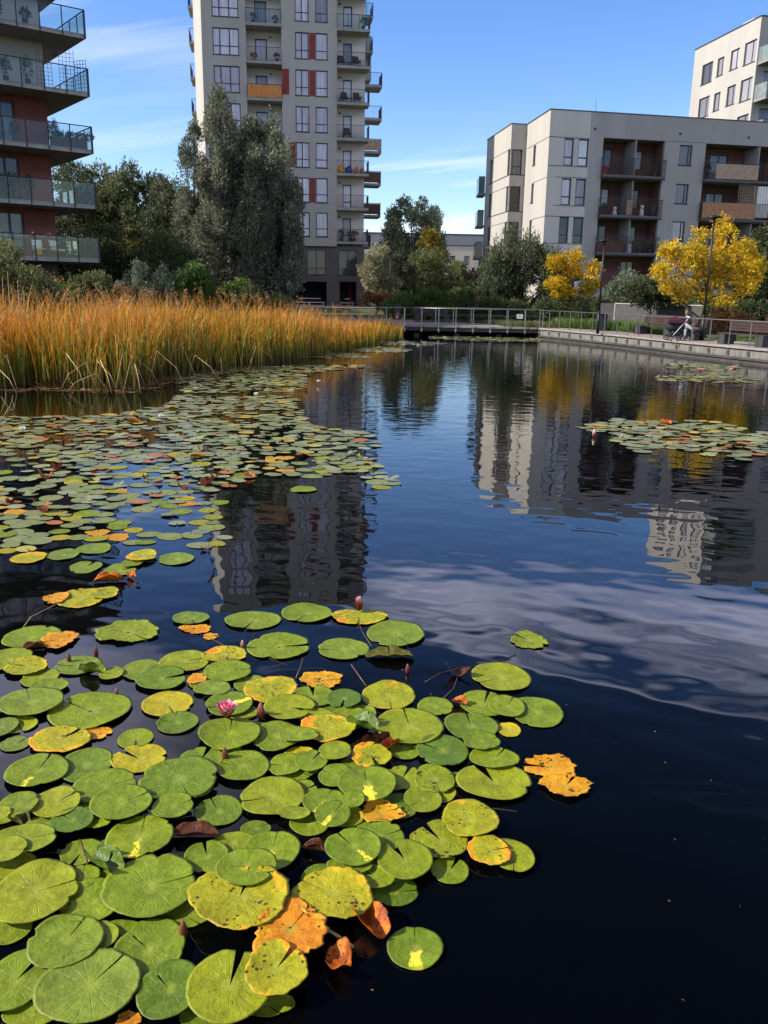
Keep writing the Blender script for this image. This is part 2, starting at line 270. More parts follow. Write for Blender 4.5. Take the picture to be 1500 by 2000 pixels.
    sp = ramp(t, M(t, 'SUBTRACT', M(t, 'MULTIPLY', M(t, 'MULTIPLY', spot, 0.50), ramp(t, noise(t, 13, 3, 0.5, V), [(0.44, 0.0), (0.66, 1.0)])), M(t, 'ADD', vo.outputs['Distance'], M(t, 'MULTIPLY', M(t, 'SUBTRACT', sm, 0.5), 0.3))), [(0.0, 0.0), (0.05, 1.0)])
    g = mixc(t, M(t, 'MULTIPLY', sp, 0.9), g, (0.045, 0.015, 0.008))
    rim = ramp(t, pr, [(0.955, 0.0), (1.0, 1.0)]); g = mixc(t, M(t, 'MULTIPLY', rim, 0.45), g, (0.09, 0.07, 0.02))
    t.links.new(g, b.inputs['Base Color']); b.inputs['Roughness'].default_value = 0.42; b.inputs['Specular IOR Level'].default_value = 0.28
    t.links.new(ramp(t, med, [(0.3, 0.34), (0.7, 0.55)]), b.inputs['Roughness'])
    bump(t, b, M(t, 'ADD', M(t, 'MULTIPLY', vein, -0.7), M(t, 'ADD', M(t, 'MULTIPLY', big, 2.2), M(t, 'ADD', M(t, 'MULTIPLY', med, 0.9), M(t, 'MULTIPLY', sm, 0.25)))), 0.0045)
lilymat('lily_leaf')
def dead(name, stops, dark):
    m, t, b = newmat(name); n1 = noise(t, 22, 6, 0.7); n2 = noise(t, 60, 4, 0.6)
    t.links.new(mixc(t, ramp(t, n2, [(0.60, 0.0), (0.66, 1.0)]), ramp(t, n1, stops), dark), b.inputs['Base Color']); b.inputs['Roughness'].default_value = 0.5; b.inputs['Specular IOR Level'].default_value = 0.2; bump(t, b, n1, 0.006)
dead('rotten_leaf', [(0.3, (0.07, 0.014, 0.004)), (0.5, (0.36, 0.075, 0.006)), (0.72, (0.68, 0.21, 0.012))], (0.015, 0.006, 0.004))
dead('brown_leaf', [(0.3, (0.02, 0.008, 0.004)), (0.6, (0.10, 0.03, 0.012)), (0.8, (0.42, 0.17, 0.06))], (0.01, 0.005, 0.003))
dead('drab_leaf', [(0.3, (0.03, 0.035, 0.008)), (0.6, (0.12, 0.12, 0.02)), (0.8, (0.20, 0.17, 0.03))], (0.02, 0.012, 0.005))
m, t, b = newmat('petal'); a = t.nodes.new('ShaderNodeAttribute'); a.attribute_name = 'lv'; t.links.new(ramp(t, a.outputs['Fac'], [(0, (0.55, 0.01, 0.05)), (0.6, (0.80, 0.10, 0.22)), (1, (0.90, 0.48, 0.58))]), b.inputs['Base Color']); b.inputs['Roughness'].default_value = 0.5
m, t, b = newmat('sepal'); a = t.nodes.new('ShaderNodeAttribute'); a.attribute_name = 'lv'; t.links.new(ramp(t, a.outputs['Fac'], [(0, (0.04, 0.012, 0.010)), (0.6, (0.20, 0.04, 0.02)), (1, (0.62, 0.35, 0.30))]), b.inputs['Base Color']); b.inputs['Roughness'].default_value = 0.35
simple('flower_white', (0.80, 0.80, 0.76), 0.5, var=0.05)

# ---------------------------------------------------------------- object helpers
ORG = {}
def tag(o, label=None, cat=None, group=None, kind=None):
    if label: o['label'] = label
    if cat: o['category'] = cat
    if group: o['group'] = group
    if kind: o['kind'] = kind
    return o
def thing(name, loc, label, cat, group=None):
    o = bpy.data.objects.new(name, None); COL.objects.link(o); o.location = loc; o.empty_display_size = 0.3
    ORG[o.name] = tuple(float(v) for v in loc); return tag(o, label, cat, group)
class MB:
    def __init__(s): s.v = []; s.f = []; s.a = []
    def add(s, vs, fs, a=0.0):
        k = len(s.v); s.v += [tuple(p) for p in vs]; s.f += [tuple(k + i for i in f) for f in fs]; s.a += [a] * len(fs); return s
    def hexa(s, p, a=0.0):   # 8 points: bottom ring 0-3 (ccw from above), top ring 4-7
        return s.add(p, [(3, 2, 1, 0), (4, 5, 6, 7), (0, 1, 5, 4), (1, 2, 6, 5), (2, 3, 7, 6), (3, 0, 4, 7)], a)
    def box(s, x0, x1, y0, y1, z0, z1, a=0.0):
        return s.hexa([(x0, y0, z0), (x1, y0, z0), (x1, y1, z0), (x0, y1, z0), (x0, y0, z1), (x1, y0, z1), (x1, y1, z1), (x0, y1, z1)], a)
    def fb(s, fr, u0, u1, w0, w1, z0, z1, a=0.0):   # box in a facade frame: u along, w outwards
        P = lambda u, w, z: fr.p(u, w, z)
        return s.hexa([P(u0, w1, z0), P(u1, w1, z0), P(u1, w0, z0), P(u0, w0, z0), P(u0, w1, z1), P(u1, w1, z1), P(u1, w0, z1), P(u0, w0, z1)], a)
    def prism(s, poly, z0, z1):
        n = len(poly); k = [(x, y, z0) for x, y in poly] + [(x, y, z1) for x, y in poly]
        return s.add(k, [tuple(range(n - 1, -1, -1)), tuple(range(n, 2 * n))] + [(i, (i + 1) % n, n + (i + 1) % n, n + i) for i in range(n)])
    def tube(s, pts, rad, n=8, caps=True, a=0.0):
        pts = [np.array(p, float) for p in pts]; rad = rad if hasattr(rad, '__len__') else [rad] * len(pts); rings = []; k = len(s.v); ref = None
        for i, p in enumerate(pts):
            d = pts[min(i + 1, len(pts) - 1)] - pts[max(i - 1, 0)]; d = d / (np.linalg.norm(d) + 1e-9)
            if ref is None: ref = np.array((1, 0, 0.)) if abs(d[0]) < 0.8 else np.array((0, 1, 0.))
            x = np.cross(d, ref); x /= np.linalg.norm(x); y = np.cross(d, x); ref = np.cross(x, d)
            for j in range(n):
                q = 2 * pi * j / n; s.v.append(tuple(p + rad[i] * (cos(q) * x + sin(q) * y)))
        for i in range(len(pts) - 1):
            for j in range(n):
                s.f.append((k + i * n + j, k + i * n + (j + 1) % n, k + (i + 1) * n + (j + 1) % n, k + (i + 1) * n + j)); s.a.append(a)
        if caps:
            s.f.append(tuple(k + j for j in range(n - 1, -1, -1))); e = k + (len(pts) - 1) * n; s.f.append(tuple(e + j for j in range(n))); s.a += [a, a]
        return s
    def ball(s, c, r, n=8, m=6, a=0.0):
        r = r if hasattr(r, '__len__') else (r, r, r); k = len(s.v)
        for i in range(m + 1):
            th = pi * i / m
            for j in range(n):
                q = 2 * pi * j / n; s.v.append((c[0] + r[0] * sin(th) * cos(q), c[1] + r[1] * sin(th) * sin(q), c[2] + r[2] * cos(th)))
        for i in range(m):
            for j in range(n):
                s.f.append((k + i * n + j, k + (i + 1) * n + j, k + (i + 1) * n + (j + 1) % n, k + i * n + (j + 1) % n)); s.a.append(a)
        return s
    def obj(s, name, mat, parent=None, smooth=False, lv=False, label=None):
        r = parent
        while r is not None and r.parent is not None: r = r.parent
        o0 = ORG.get(r.name, (0, 0, 0)) if r is not None else (0, 0, 0)
        me = bpy.data.meshes.new(name); me.from_pydata([(x - o0[0], y - o0[1], z - o0[2]) for x, y, z in s.v], [], s.f); me.update()
        me.materials.append(MATS[mat])
        if smooth: me.polygons.foreach_set('use_smooth', [True] * len(me.polygons))
        if lv: at = me.attributes.new('lv', 'FLOAT', 'FACE'); at.data.foreach_set('value', s.a)
        o = bpy.data.objects.new(name, me); COL.objects.link(o)
        if parent is not None: o.parent = parent
        if label: o['label'] = label
        return o
class FR:
    def __init__(s, A, B):
        s.A = np.array(A[:2], float); d = np.array(B[:2], float) - s.A; s.L = float(np.linalg.norm(d)); s.d = d / s.L; s.n = np.array((s.d[1], -s.d[0]))
    def p(s, u, w, z): q = s.A + s.d * u + s.n * w; return (q[0], q[1], z)
    def sub(s, u, w): q = s.A + s.d * u + s.n * w; r = FR(q, q + s.d * s.L); return r
def wall(mb, fr, u0, u1, z0, z1, holes=(), rev=0.2):
    us = sorted({u0, u1} | {h[0] for h in holes} | {h[1] for h in holes}); zs = sorted({z0, z1} | {h[2] for h in holes} | {h[3] for h in holes})
    for i in range(len(us) - 1):
        for j in range(len(zs) - 1):
            a, b_, c_, d_ = us[i], us[i + 1], zs[j], zs[j + 1]; mu, mz = (a + b_) / 2, (c_ + d_) / 2
            if mu < u0 or mu > u1 or mz < z0 or mz > z1 or any(h[0] < mu < h[1] and h[2] < mz < h[3] for h in holes): continue
            mb.add([fr.p(a, 0, c_), fr.p(b_, 0, c_), fr.p(b_, 0, d_), fr.p(a, 0, d_)], [(0, 1, 2, 3)])
    for h in holes:
        r = h[4] if len(h) > 4 else rev; a, b_, c_, d_ = h[:4]; F0 = [fr.p(a, 0, c_), fr.p(b_, 0, c_), fr.p(b_, 0, d_), fr.p(a, 0, d_)]; B0 = [fr.p(a, -r, c_), fr.p(b_, -r, c_), fr.p(b_, -r, d_), fr.p(a, -r, d_)]
        mb.add(F0 + B0, [(0, 4, 5, 1), (1, 5, 6, 2), (2, 6, 7, 3), (3, 7, 4, 0)])
def window(par, fr, u0, u1, z0, z1, mull=(), trans=None, w=-0.13, pane='pane', fw=0.07, sill=True, name='window', label=None):
    mb = MB(); d = 0.06
    mb.fb(fr, u0, u0 + fw, w - d, w, z0, z1).fb(fr, u1 - fw, u1, w - d, w, z0, z1).fb(fr, u0 + fw, u1 - fw, w - d, w, z0, z0 + fw).fb(fr, u0 + fw, u1 - fw, w - d, w, z1 - fw, z1)
    for f in mull: q = u0 + (u1 - u0) * f; mb.fb(fr, q - fw * 0.6, q + fw * 0.6, w - d, w + 0.004, z0 + fw, z1 - fw)
    if trans:
        q = z0 + (z1 - z0) * trans; mb.fb(fr, u0 + fw, u1 - fw, w - d, w + 0.002, q - fw * 0.5, q + fw * 0.5)
    if sill: mb.fb(fr, u0 - 0.06, u1 + 0.06, w + 0.003, 0.06, z0 - 0.05, z0 - 0.003)
    o = mb.obj(name, 'frame_brown', par, label=label)
    MB().add([fr.p(u0 + .02, w - .03, z0 + .02), fr.p(u1 - .02, w - .03, z0 + .02), fr.p(u1 - .02, w - .03, z1 - .02), fr.p(u0 + .02, w - .03, z1 - .02)], [(0, 1, 2, 3)]).obj('pane', pane, o)
    return o
def bars(mb, fr, u0, u1, z0, z1, sp=0.12, r=0.009, w=0.0):
    n = max(1, int((u1 - u0) / sp))
    for i in range(n + 1): q = u0 + (u1 - u0) * i / n; mb.fb(fr, q - r, q + r, w - r, w + r, z0, z1)
    mb.fb(fr, u0, u1, w - 0.02, w + 0.02, z1, z1 + 0.035); mb.fb(fr, u0, u1, w - 0.012, w + 0.012, z0 - 0.03, z0)

# ---------------------------------------------------------------- foliage
def leafmesh(name, mat, P, D, L, Wd, lv, parent=None, org=(0, 0, 0)):
    n = len(P); D = D / (np.linalg.norm(D, axis=1, keepdims=True) + 1e-9)
    Rn = rng.normal(size=(n, 3)); Sd = np.cross(D, Rn); Sd /= (np.linalg.norm(Sd, axis=1, keepdims=True) + 1e-9)
    L = np.broadcast_to(L, n)[:, None]; Wd = np.broadcast_to(Wd, n)[:, None]
    V = np.empty((n, 4, 3)); V[:, 0] = P; V[:, 1] = P + D * L * 0.45 + Sd * Wd * 0.5; V[:, 2] = P + D * L; V[:, 3] = P + D * L * 0.45 - Sd * Wd * 0.5
    V = (V - np.array(org)).reshape(-1, 3); me = bpy.data.meshes.new(name); me.vertices.add(4 * n); me.vertices.foreach_set('co', V.astype(np.float32).ravel())
    me.loops.add(4 * n); me.loops.foreach_set('vertex_index', np.arange(4 * n, dtype=np.int32)); me.polygons.add(n); me.polygons.foreach_set('loop_start', np.arange(0, 4 * n, 4, dtype=np.int32)); me.polygons.foreach_set('loop_total', np.full(n, 4, dtype=np.int32))
    me.update(calc_edges=True); at = me.attributes.new('lv', 'FLOAT', 'FACE'); at.data.foreach_set('value', np.clip(lv, 0, 1).astype(np.float32)); me.materials.append(MATS[mat])
    o = bpy.data.objects.new(name, me); COL.objects.link(o)
    if parent is not None: o.parent = parent
    return o
def twigs(clumps, n, up=0.3, per=10, spread=0.06):
    C = np.array([c[0] for c in clumps], float); R = np.array([c[1] for c in clumps], float)
    wt = (R[:, 0] * R[:, 1] * R[:, 2]) ** (2 / 3); wt /= wt.sum(); nt = max(1, n // per); ci = rng.choice(len(C), nt, p=wt)
    U = rng.normal(size=(nt, 3)); U[:, 2] = U[:, 2] + up * 0.7; U /= np.linalg.norm(U, axis=1, keepdims=True)
    a = C[ci] + R[ci] * U * rng.uniform(0.35, 0.75, (nt, 1)); e = C[ci] + R[ci] * U * rng.uniform(0.8, 1.15, (nt, 1)); e[:, 2] += up * R[ci, 2] * rng.uniform(0.0, 0.5, nt)
    tt = np.tile((np.arange(per) + 0.5) / per, (nt, 1)); P = a[:, None] + (e - a)[:, None] * tt[..., None]; P = P + rng.normal(size=P.shape) * spread
    Dr = np.repeat((e - a)[:, None], per, 1); Dr = Dr / (np.linalg.norm(Dr, axis=2, keepdims=True) + 1e-9) + rng.normal(size=Dr.shape) * 0.75; Dr[..., 2] += up * 0.5
    tv = np.repeat(rng.uniform(-0.22, 0.22, (nt, 1)), per, 1) + rng.uniform(-0.3, 0.3, (nt, per)) + 0.5
    cv = rng.uniform(-0.15, 0.15, len(C))[ci][:, None]
    return P.reshape(-1, 3), Dr.reshape(-1, 3), (tv + cv).reshape(-1)
def tree(name, base, clumps, n, leaf, mat, label, group=None, up=0.3, trunk=0.16, bark='bark', stems=1, spread=0.07, cat='tree', narrow=0.42, per=10):
    r = thing(name, base, label, cat, group); b = np.array(base, float); mb = MB(); C = [np.array(c[0]) for c in clumps]; cen = sum(C) / len(C)
    top = max(c[2] for c in C)
    for k in range(stems):
        tgt = C[k % len(C)] if stems > 1 else np.array((cen[0], cen[1], top * 0.7 + cen[2] * 0.3)); o = b + np.array((rnd.uniform(-.3, .3), rnd.uniform(-.3, .3), 0)) * (stems > 1)
        pts = [o + (tgt - o) * q + np.array((rnd.uniform(-.12, .12), rnd.uniform(-.12, .12), 0)) * (0 < q < 1) for q in (0, .2, .4, .6, .8, 1)]
        mb.tube(pts, [trunk * v for v in (1.25, 0.95, 0.8, 0.6, 0.4, 0.2)], 8)
        if k == 0: spine = pts
    for c in (C if len(C) <= 22 else rnd.sample(C, 22)):
        s0 = spine[rnd.choice((2, 2, 3, 3))]; s0 = s0 if s0[2] < c[2] else spine[1]; md = (s0 + c) / 2 + np.array((0, 0, -0.12 * abs(c[0] - s0[0])))
        mb.tube([s0, md, c], [trunk * .42, trunk * .28, trunk * .12], 6)
    mb.obj('trunk', bark, r, True)
    P, D, lv = twigs(clumps, n, up, per, spread); L = leaf * rng.uniform(0.6, 1.3, len(P))
    leafmesh('crown', mat, P, D, L, L * narrow, lv, r, base); return r
def dome(c, rx, ry, rz, k, r0=0.42, r1=0.6, low=-0.6):
    out = []
    for i in range(k):
        u = rng.normal(size=3); u /= np.linalg.norm(u)
        if u[2] < low: u[2] = abs(u[2])
        q = rnd.uniform(0.35, 0.85); s = rnd.uniform(r0, r1)
        out.append((np.array(c) + np.array((rx, ry, rz)) * u * q * (1 - 0.45 * s), (rx * s, ry * s, rz * s * 0.9)))
    return out
def UZ(fr, px, py):
    d = ray(px, py); n = fr.n; t = (n[0] * fr.A[0] + n[1] * fr.A[1]) / (n[0] * d[0] + n[1] * d[1]); q = d * t
    return float((q[:2] - fr.A) @ fr.d), CZ + float(q[2])

# ---------------------------------------------------------------- ground, water, shore
POND = np.array([(-40, -25), (-40, 18), (-26, 34), (-16, 43), (-8, 47.5), (0.5, 50.4), (1.2, 52.5), (9.2, 52.5), (8.5, 48.2), (11.0, 41.4), (12.55, 35.6), (14.0, 31.4), (20.5, 13), (28, -10), (30, -25)], float)
def sdist(x, y):
    p = np.stack([x, y], -1); d = np.full(x.shape, 1e9); ins = np.zeros(x.shape, bool)
    for i in range(len(POND)):
        a, b = POND[i], POND[(i + 1) % len(POND)]; ab = b - a; q = np.clip(((p - a) @ ab) / (ab @ ab), 0, 1); d = np.minimum(d, np.linalg.norm(p - a - q[..., None] * ab, axis=-1))
        c = ((a[1] > y) != (b[1] > y)) & (x < (b[0] - a[0]) * (y - a[1]) / (b[1] - a[1] + 1e-12) + a[0]); ins ^= c
    return np.where(ins, -d, d)
def gz(x, y):
    x = np.asarray(x, float); y = np.asarray(y, float); d = sdist(x, y)
    base = 0.5 + 0.4 * np.clip((y - 55) / 25, 0, 1)
    base = base + 1.3 * np.clip((x - 9.5) / 2, 0, 1) * np.clip((y - 50.8 + (x - 11) * 0.45) / 1.2, 0, 1) * np.clip((d - 4) / 2, 0, 1)
    return np.where(d < 0, np.maximum(-1.2, -0.1 - 0.9 * (-d)), np.where(d < 1.2, -0.1 + (base + 0.1) * d / 1.2, base))
gx = np.concatenate([[-1500, -600, -300, -160, -100, -70], np.arange(-50, 50.1, 0.8), [70, 100, 160, 300, 600, 1500]]); gy = np.concatenate([[-600, -200, -80, -45], np.arange(-30, 100.1, 0.8), [115, 140, 180, 260, 500, 900, 2000]])
X, Yg = np.meshgrid(gx, gy); Z = gz(X, Yg); nx_, ny_ = len(gx), len(gy)
V = np.stack([X, Yg, Z], -1).reshape(-1, 3).tolist(); F = [(j * nx_ + i, j * nx_ + i + 1, (j + 1) * nx_ + i + 1, (j + 1) * nx_ + i) for j in range(ny_ - 1) for i in range(nx_ - 1)]
tag(MB().add(V, F).obj('ground', 'ground', smooth=True), 'earth bank and planted ground around the pond', kind='structure')
tag(MB().add([(-45, -28, 0), (40, -28, 0), (40, 54, 0), (-45, 54, 0)], [(0, 1, 2, 3)]).obj('water', 'water'), 'dark pond water mirroring the sky and buildings', kind='structure')
# quay path along the right shore
QL = [np.array(p) for p in ((8.5, 48.2), (11.0, 41.4), (12.55, 35.6), (14.0, 31.4), (20.5, 13.0), (28.0, -10.0))]
def offs(i, w):
    a = QL[max(i - 1, 0)]; b = QL[min(i + 1, len(QL) - 1)]; d = (b - a) / np.linalg.norm(b - a); return QL[i] + np.array((-d[1], d[0])) * w
mb = MB(); rw = MB(); fe = MB()
for i in range(len(QL) - 1):
    o0, o1, p0, p1 = offs(i, 2.6), offs(i + 1, 2.6), offs(i, -0.10), offs(i + 1, -0.10)
    mb.hexa([(*p0, 0.52), (*p1, 0.52), (*o1, 0.52), (*o0, 0.52), (*p0, 0.60), (*p1, 0.60), (*o1, 0.60), (*o0, 0.60)])
    a0, a1, b0, b1 = offs(i, 0), offs(i + 1, 0), offs(i, 0.35), offs(i + 1, 0.35)
    rw.hexa([(*a0, -1.2), (*a1, -1.2), (*b1, -1.2), (*b0, -1.2), (*a0, 0.517), (*a1, 0.517), (*b1, 0.517), (*b0, 0.517)])
    for k, (w0, w1, z0, z1) in enumerate(((0.003, -0.12, 0.12, 0.19), (0.003, -0.22, -0.06, 0.08))):
        c0, c1, e0, e1 = offs(i, w0), offs(i + 1, w0), offs(i, w1), offs(i + 1, w1)
        fe.hexa([(*e0, z0), (*e1, z0), (*c1, z0), (*c0, z0), (*e0, z1), (*e1, z1), (*c1, z1), (*c0, z1)])
tag(mb.obj('path', 'paving'), 'pale paved path along the right shore', kind='structure')
rwt = tag(rw.obj('retaining_wall', 'quay_concrete'), 'stained pale concrete quay wall under the shore path', 'retaining wall'); fe.obj('fender_rail', 'fender', rwt)
# paved apron running from behind the footbridge towards the tower
pv = [(-14, 51.6), (9.5, 51.2), (11, 48.2), (13.6, 41.6), (10.8, 49.8), (9.8, 53.6), (1.5, 55.0), (-3.5, 77.5), (-16, 75.5), (-4.6, 58.0), (-9.5, 52.6)]
pv = [(-12, 50.9), (1.0, 50.9), (10.2, 50.7), (10.6, 53.8), (2.4, 54.4), (1.6, 60), (-0.8, 79.5), (-9, 79.0), (-3.0, 60), (-2.8, 54.0), (-12, 53.2)]
tag(MB().prism(pv, 0.3, 0.605).obj('pavement', 'paving'), 'paved walk from the footbridge to the tower', kind='structure')
tag(MB().prism([(-18, 76.8), (0.5, 79.6), (0.5, 84), (-18, 84)], 0.5, 0.95).obj('pavement', 'paving'), 'paved forecourt at the foot of the tower', kind='structure')

# footbridge and railings
bt = thing('footbridge', (4.9, 49.6, 0), 'low pale footbridge deck with dark edge beam across the far end of the pond', 'footbridge')
BF = FR((1.2, 49.35), (8.62, 48.5))
MB().fb(BF, -0.3, BF.L + 0.3, -2.6, 0.0, 0.50, 0.60).obj('deck', 'paving', bt); MB().fb(BF, -0.3, BF.L + 0.3, -2.5, -0.06, 0.30, 0.497).obj('edge_beam', 'bench_block', bt)
pm = MB()
for u in (0.3, 2.6, 5.0, 7.2): pm.fb(BF, u, u + 0.3, -2.2, -0.5, -1.2, 0.167)
pm.obj('pier', 'fender', bt)
def railing(path, label, brackets, sp=1.02, mid=False, group='metal railings along the water'):
    path = [np.array(p, float) for p in path]; r = thing('railing', (*path[0], 0.6), label, 'railing', group); pts = []
    for a, b in zip(path[:-1], path[1:]):
        n = max(1, round(np.linalg.norm(b - a) / sp)); pts += [a + (b - a) * k / n for k in range(n)]
    pts.append(path[-1]); tp = MB(); tp.tube([(*p, 1.55) for p in path], 0.021, 8); tp.obj('top_rail', 'steel', r, True)
    if mid: MB().tube([(*p, 1.17) for p in path], 0.006, 5).tube([(*p, 0.86) for p in path], 0.006, 5).obj('wire', 'steel', r)
    for p in pts[:98]:
        m_ = MB().box(p[0] - .018, p[0] + .018, p[1] - .012, p[1] + .012, 0.22 if brackets else 0.55, 1.54)
        m_.box(p[0] - .05, p[0] + .05, p[1] - .03, p[1] + .03, 0.30, 0.42) if brackets else m_.box(p[0] - .04, p[0] + .04, p[1] - .04, p[1] + .04, 0.59, 0.63)
        m_.obj('post', 'steel', r)
    return r
rb = railing([BF.p(-0.2, 0.05, 0)[:2], BF.p(BF.L + 0.05, 0.05, 0)[:2]], 'grey metal railing along the front edge of the footbridge', True, mid=True)
railing([(-11.5, 50.6), (-4, 50.5), BF.p(-0.25, -0.1, 0)[:2]], 'metal railing behind the tips of the reeds', False, mid=True)
railing([offs(i, 0.0) + np.array((-0.06, 0)) for i in range(0, 5)], 'grey metal railing following the path on top of the quay wall', True)
railing([BF.p(1.4, -2.5, 0)[:2], BF.p(BF.L + 0.2, -2.5, 0)[:2]], 'metal railing along the far edge of the footbridge deck', False, mid=True)
q = AT(1015, 618, 48.7); sg = thing('sign', tuple(q), 'small white notice plate hanging on the footbridge railing', 'sign')
MB().box(q[0] - .17, q[0] + .17, q[1] - .06, q[1] - .045, q[2] - .12, q[2] + .12).obj('plate', 'sign_white', sg)
k = MB()
for j in range(3): k.box(q[0] - .09, q[0] + .08 - .02 * j, q[1] - .064, q[1] - .0615, q[2] + .05 - .04 * j, q[2] + .062 - .04 * j)
k.obj('print', 'sign_ink', sg)

# dark garden wall behind the iris bed
GW = FR(AT(1169, 610, 50.6), AT(1372, 612, 45.0)); gw = thing('garden_wall', (*GW.A, 0.5), 'long low dark grey garden wall with pale coping behind the benches', 'garden wall')
ud = UZ(GW, 1201, 610)[0]
MB().fb(GW, ud, GW.L, -0.25, 0, 0.3, 1.93).obj('wall', 'garden_grey', gw); MB().fb(GW, 0, ud - 0.02, -0.25, 0.02, 0.3, 1.96).obj('end_panel', 'bench_block', gw)
MB().fb(GW, ud - 0.03, GW.L + 0.03, -0.3, 0.04, 1.933, 2.0).obj('coping', 'concrete', gw)
MB().fb(GW, ud - 0.05, ud + 0.03, 0.003, 0.03, 0.3, 1.93).obj('edge_strip', 'concrete', gw)

# ---------------------------------------------------------------- apartment tower
th = RAD(8); TA = np.array((-16.29, 80.70)); TD = np.array((cos(th), sin(th))); TF = FR(TA, TA + TD * 14.5)
tw = thing('apartment_tower', (*TA, 0.9), 'tall pale grey apartment tower with red window panels and stacked balconies, on a dark base', 'apartment tower')
SILL = [7.22 + 2.962 * k for k in range(7)]; SLAB = [6.85 + 2.962 * k for k in range(8)]; RT = 29.0
hA = [(0.92, 3.15, z, z + 2.1) for z in SILL]; h1 = [(7.97, 9.17, z, z + 2.1) for z in SILL]; h2 = [(9.74, 10.81, z, z + 2.1) for z in SILL]
w_ = MB(); wall(w_, TF, 0, 3.74, 6.4, RT, hA); wall(w_, TF, 6.8, 11.63, 6.4, RT, h1 + h2); wall(w_, TF, 3.74, 6.8, 28.4, RT); wall(w_, TF, 11.63, 14.5, 28.4, RT)
w_.obj('wall', 'render_warm', tw)
rc = RATIO(378, 56); LC = np.array((rc * 84.6, 84.6)); CF = FR(LC, TA); w_ = MB(); wall(w_, CF, 0, CF.L, 6.4, RT); w_.obj('side_wall', 'render_cream', tw)
w_ = MB()
wi = TF.sub(0, -1.5); wall(w_, wi, 3.74, 6.8, 6.4, 28.4, [(4.5, 5.55, z + 0.05, z + 2.15) for z in SLAB[:-1]]); wall(w_, wi, 11.63, 14.3, 6.4, 28.4, [(12.3, 13.1, z + 0.05, z + 2.15) for z in SLAB[:-1]])
for u, s in ((3.74, 1), (6.8, -1), (11.63, 1)): w_.add([TF.p(u, -1.5, 6.4), TF.p(u, 0, 6.4), TF.p(u, 0, 28.4), TF.p(u, -1.5, 28.4)], [(0, 1, 2, 3)])
w_.add([TF.p(14.3, -1.5, 6.4), TF.p(14.3, -15, 6.4), TF.p(14.3, -15, RT), TF.p(14.3, -1.5, RT)], [(0, 1, 2, 3)])
w_.obj('recess_wall', 'render_white', tw)
w_ = MB(); B1 = TF.p(14.3, -15, 0); B0 = TF.p(0.6, -15, 0)
w_.add([(*B1[:2], 0.9), (*B0[:2], 0.9), (*B0[:2], RT), (*B1[:2], RT)], [(0, 1, 2, 3)]).add([(*B0[:2], 0.9), (*LC, 0.9), (*LC, RT), (*B0[:2], RT)], [(0, 1, 2, 3)])
w_.add([(*LC, RT - .4), (*TA, RT - .4), TF.p(14.5, 0, RT - .4), TF.p(14.5, -15, RT - .4), (*B0[:2], RT - .4)], [(0, 1, 2, 3, 4)]); w_.obj('rear_wall', 'render_grey', tw)
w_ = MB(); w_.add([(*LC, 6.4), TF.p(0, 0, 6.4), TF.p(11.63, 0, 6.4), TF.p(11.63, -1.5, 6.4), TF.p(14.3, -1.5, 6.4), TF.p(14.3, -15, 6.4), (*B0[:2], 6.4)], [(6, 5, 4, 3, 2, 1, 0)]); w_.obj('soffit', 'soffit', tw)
MB().fb(TF, -0.05, 14.55, -0.35, 0.05, RT + .002, RT + 0.08).obj('parapet_cap', 'flashing', tw)
bs = TF.sub(0, -0.35); w_ = MB(); hb = [(8.9, 10.65, 3.84, 6.08), (11.84, 13.53, 3.84, 6.08), (7.51, 10.74, 0.97, 3.23, 3.0), (11.94, 13.55, 0.97, 3.28, 3.0), (2.0, 5.5, 0.97, 3.2, 1.0)]
wall(w_, bs, 0.4, 14.24, 0.9, 6.4, hb, 0.15); w_.add([bs.p(14.24, 0, .9), bs.p(14.24, -14, .9), bs.p(14.24, -14, 6.4), bs.p(14.24, 0, 6.4)], [(0, 1, 2, 3)]); w_.obj('base_wall', 'tower_base', tw)
w_ = MB(); w_.fb(bs, 0.5, 14.1, -3.2, -3.0, 0.9, 3.5); w_.obj('arcade_back', 'interior', tw); MB().fb(bs, 13.0, 13.35, -2.9, -2.6, 0.97, 3.2).obj('column', 'red_render', tw)
MB().fb(bs, 0.41, 14.23, 0.003, 0.02, 3.42, 3.45).fb(bs, 0.41, 14.23, 0.003, 0.02, 1.45, 1.47).obj('joint_strip', 'black_plastic', tw)
for (a, b_, c_, d_) in ((8.9, 10.65, 3.84, 6.08), (11.84, 13.53, 3.84, 6.08)): window(tw, bs, a, b_, c_, d_, (0.5,), 0.26, -0.1, 'pane_dark', 0.06, label='large dark glazed window in the tower base')
for k, z in enumerate(SILL):
    window(tw, TF, 0.92, 3.15, z, z + 2.1, (0.27, 0.64), 0.34, pane='pane_light')
    window(tw, TF, 7.97, 9.17, z, z + 2.1, (0.47,), 0.33, pane='pane_light'); window(tw, TF, 9.74, 10.81, z, z + 2.1, (), 0.33, pane='pane_light')
for (u0, u1, z) in ((9.2, 9.71, SILL[5]), (9.2, 9.71, SILL[4]), (9.2, 9.71, SILL[1]), (6.803, 7.42, SILL[4] + .02), (7.42, 7.94, SILL[2])): MB().fb(TF, u0, u1, -0.02, 0.012, z, z + 2.08).obj('red_panel', 'red_render', tw)
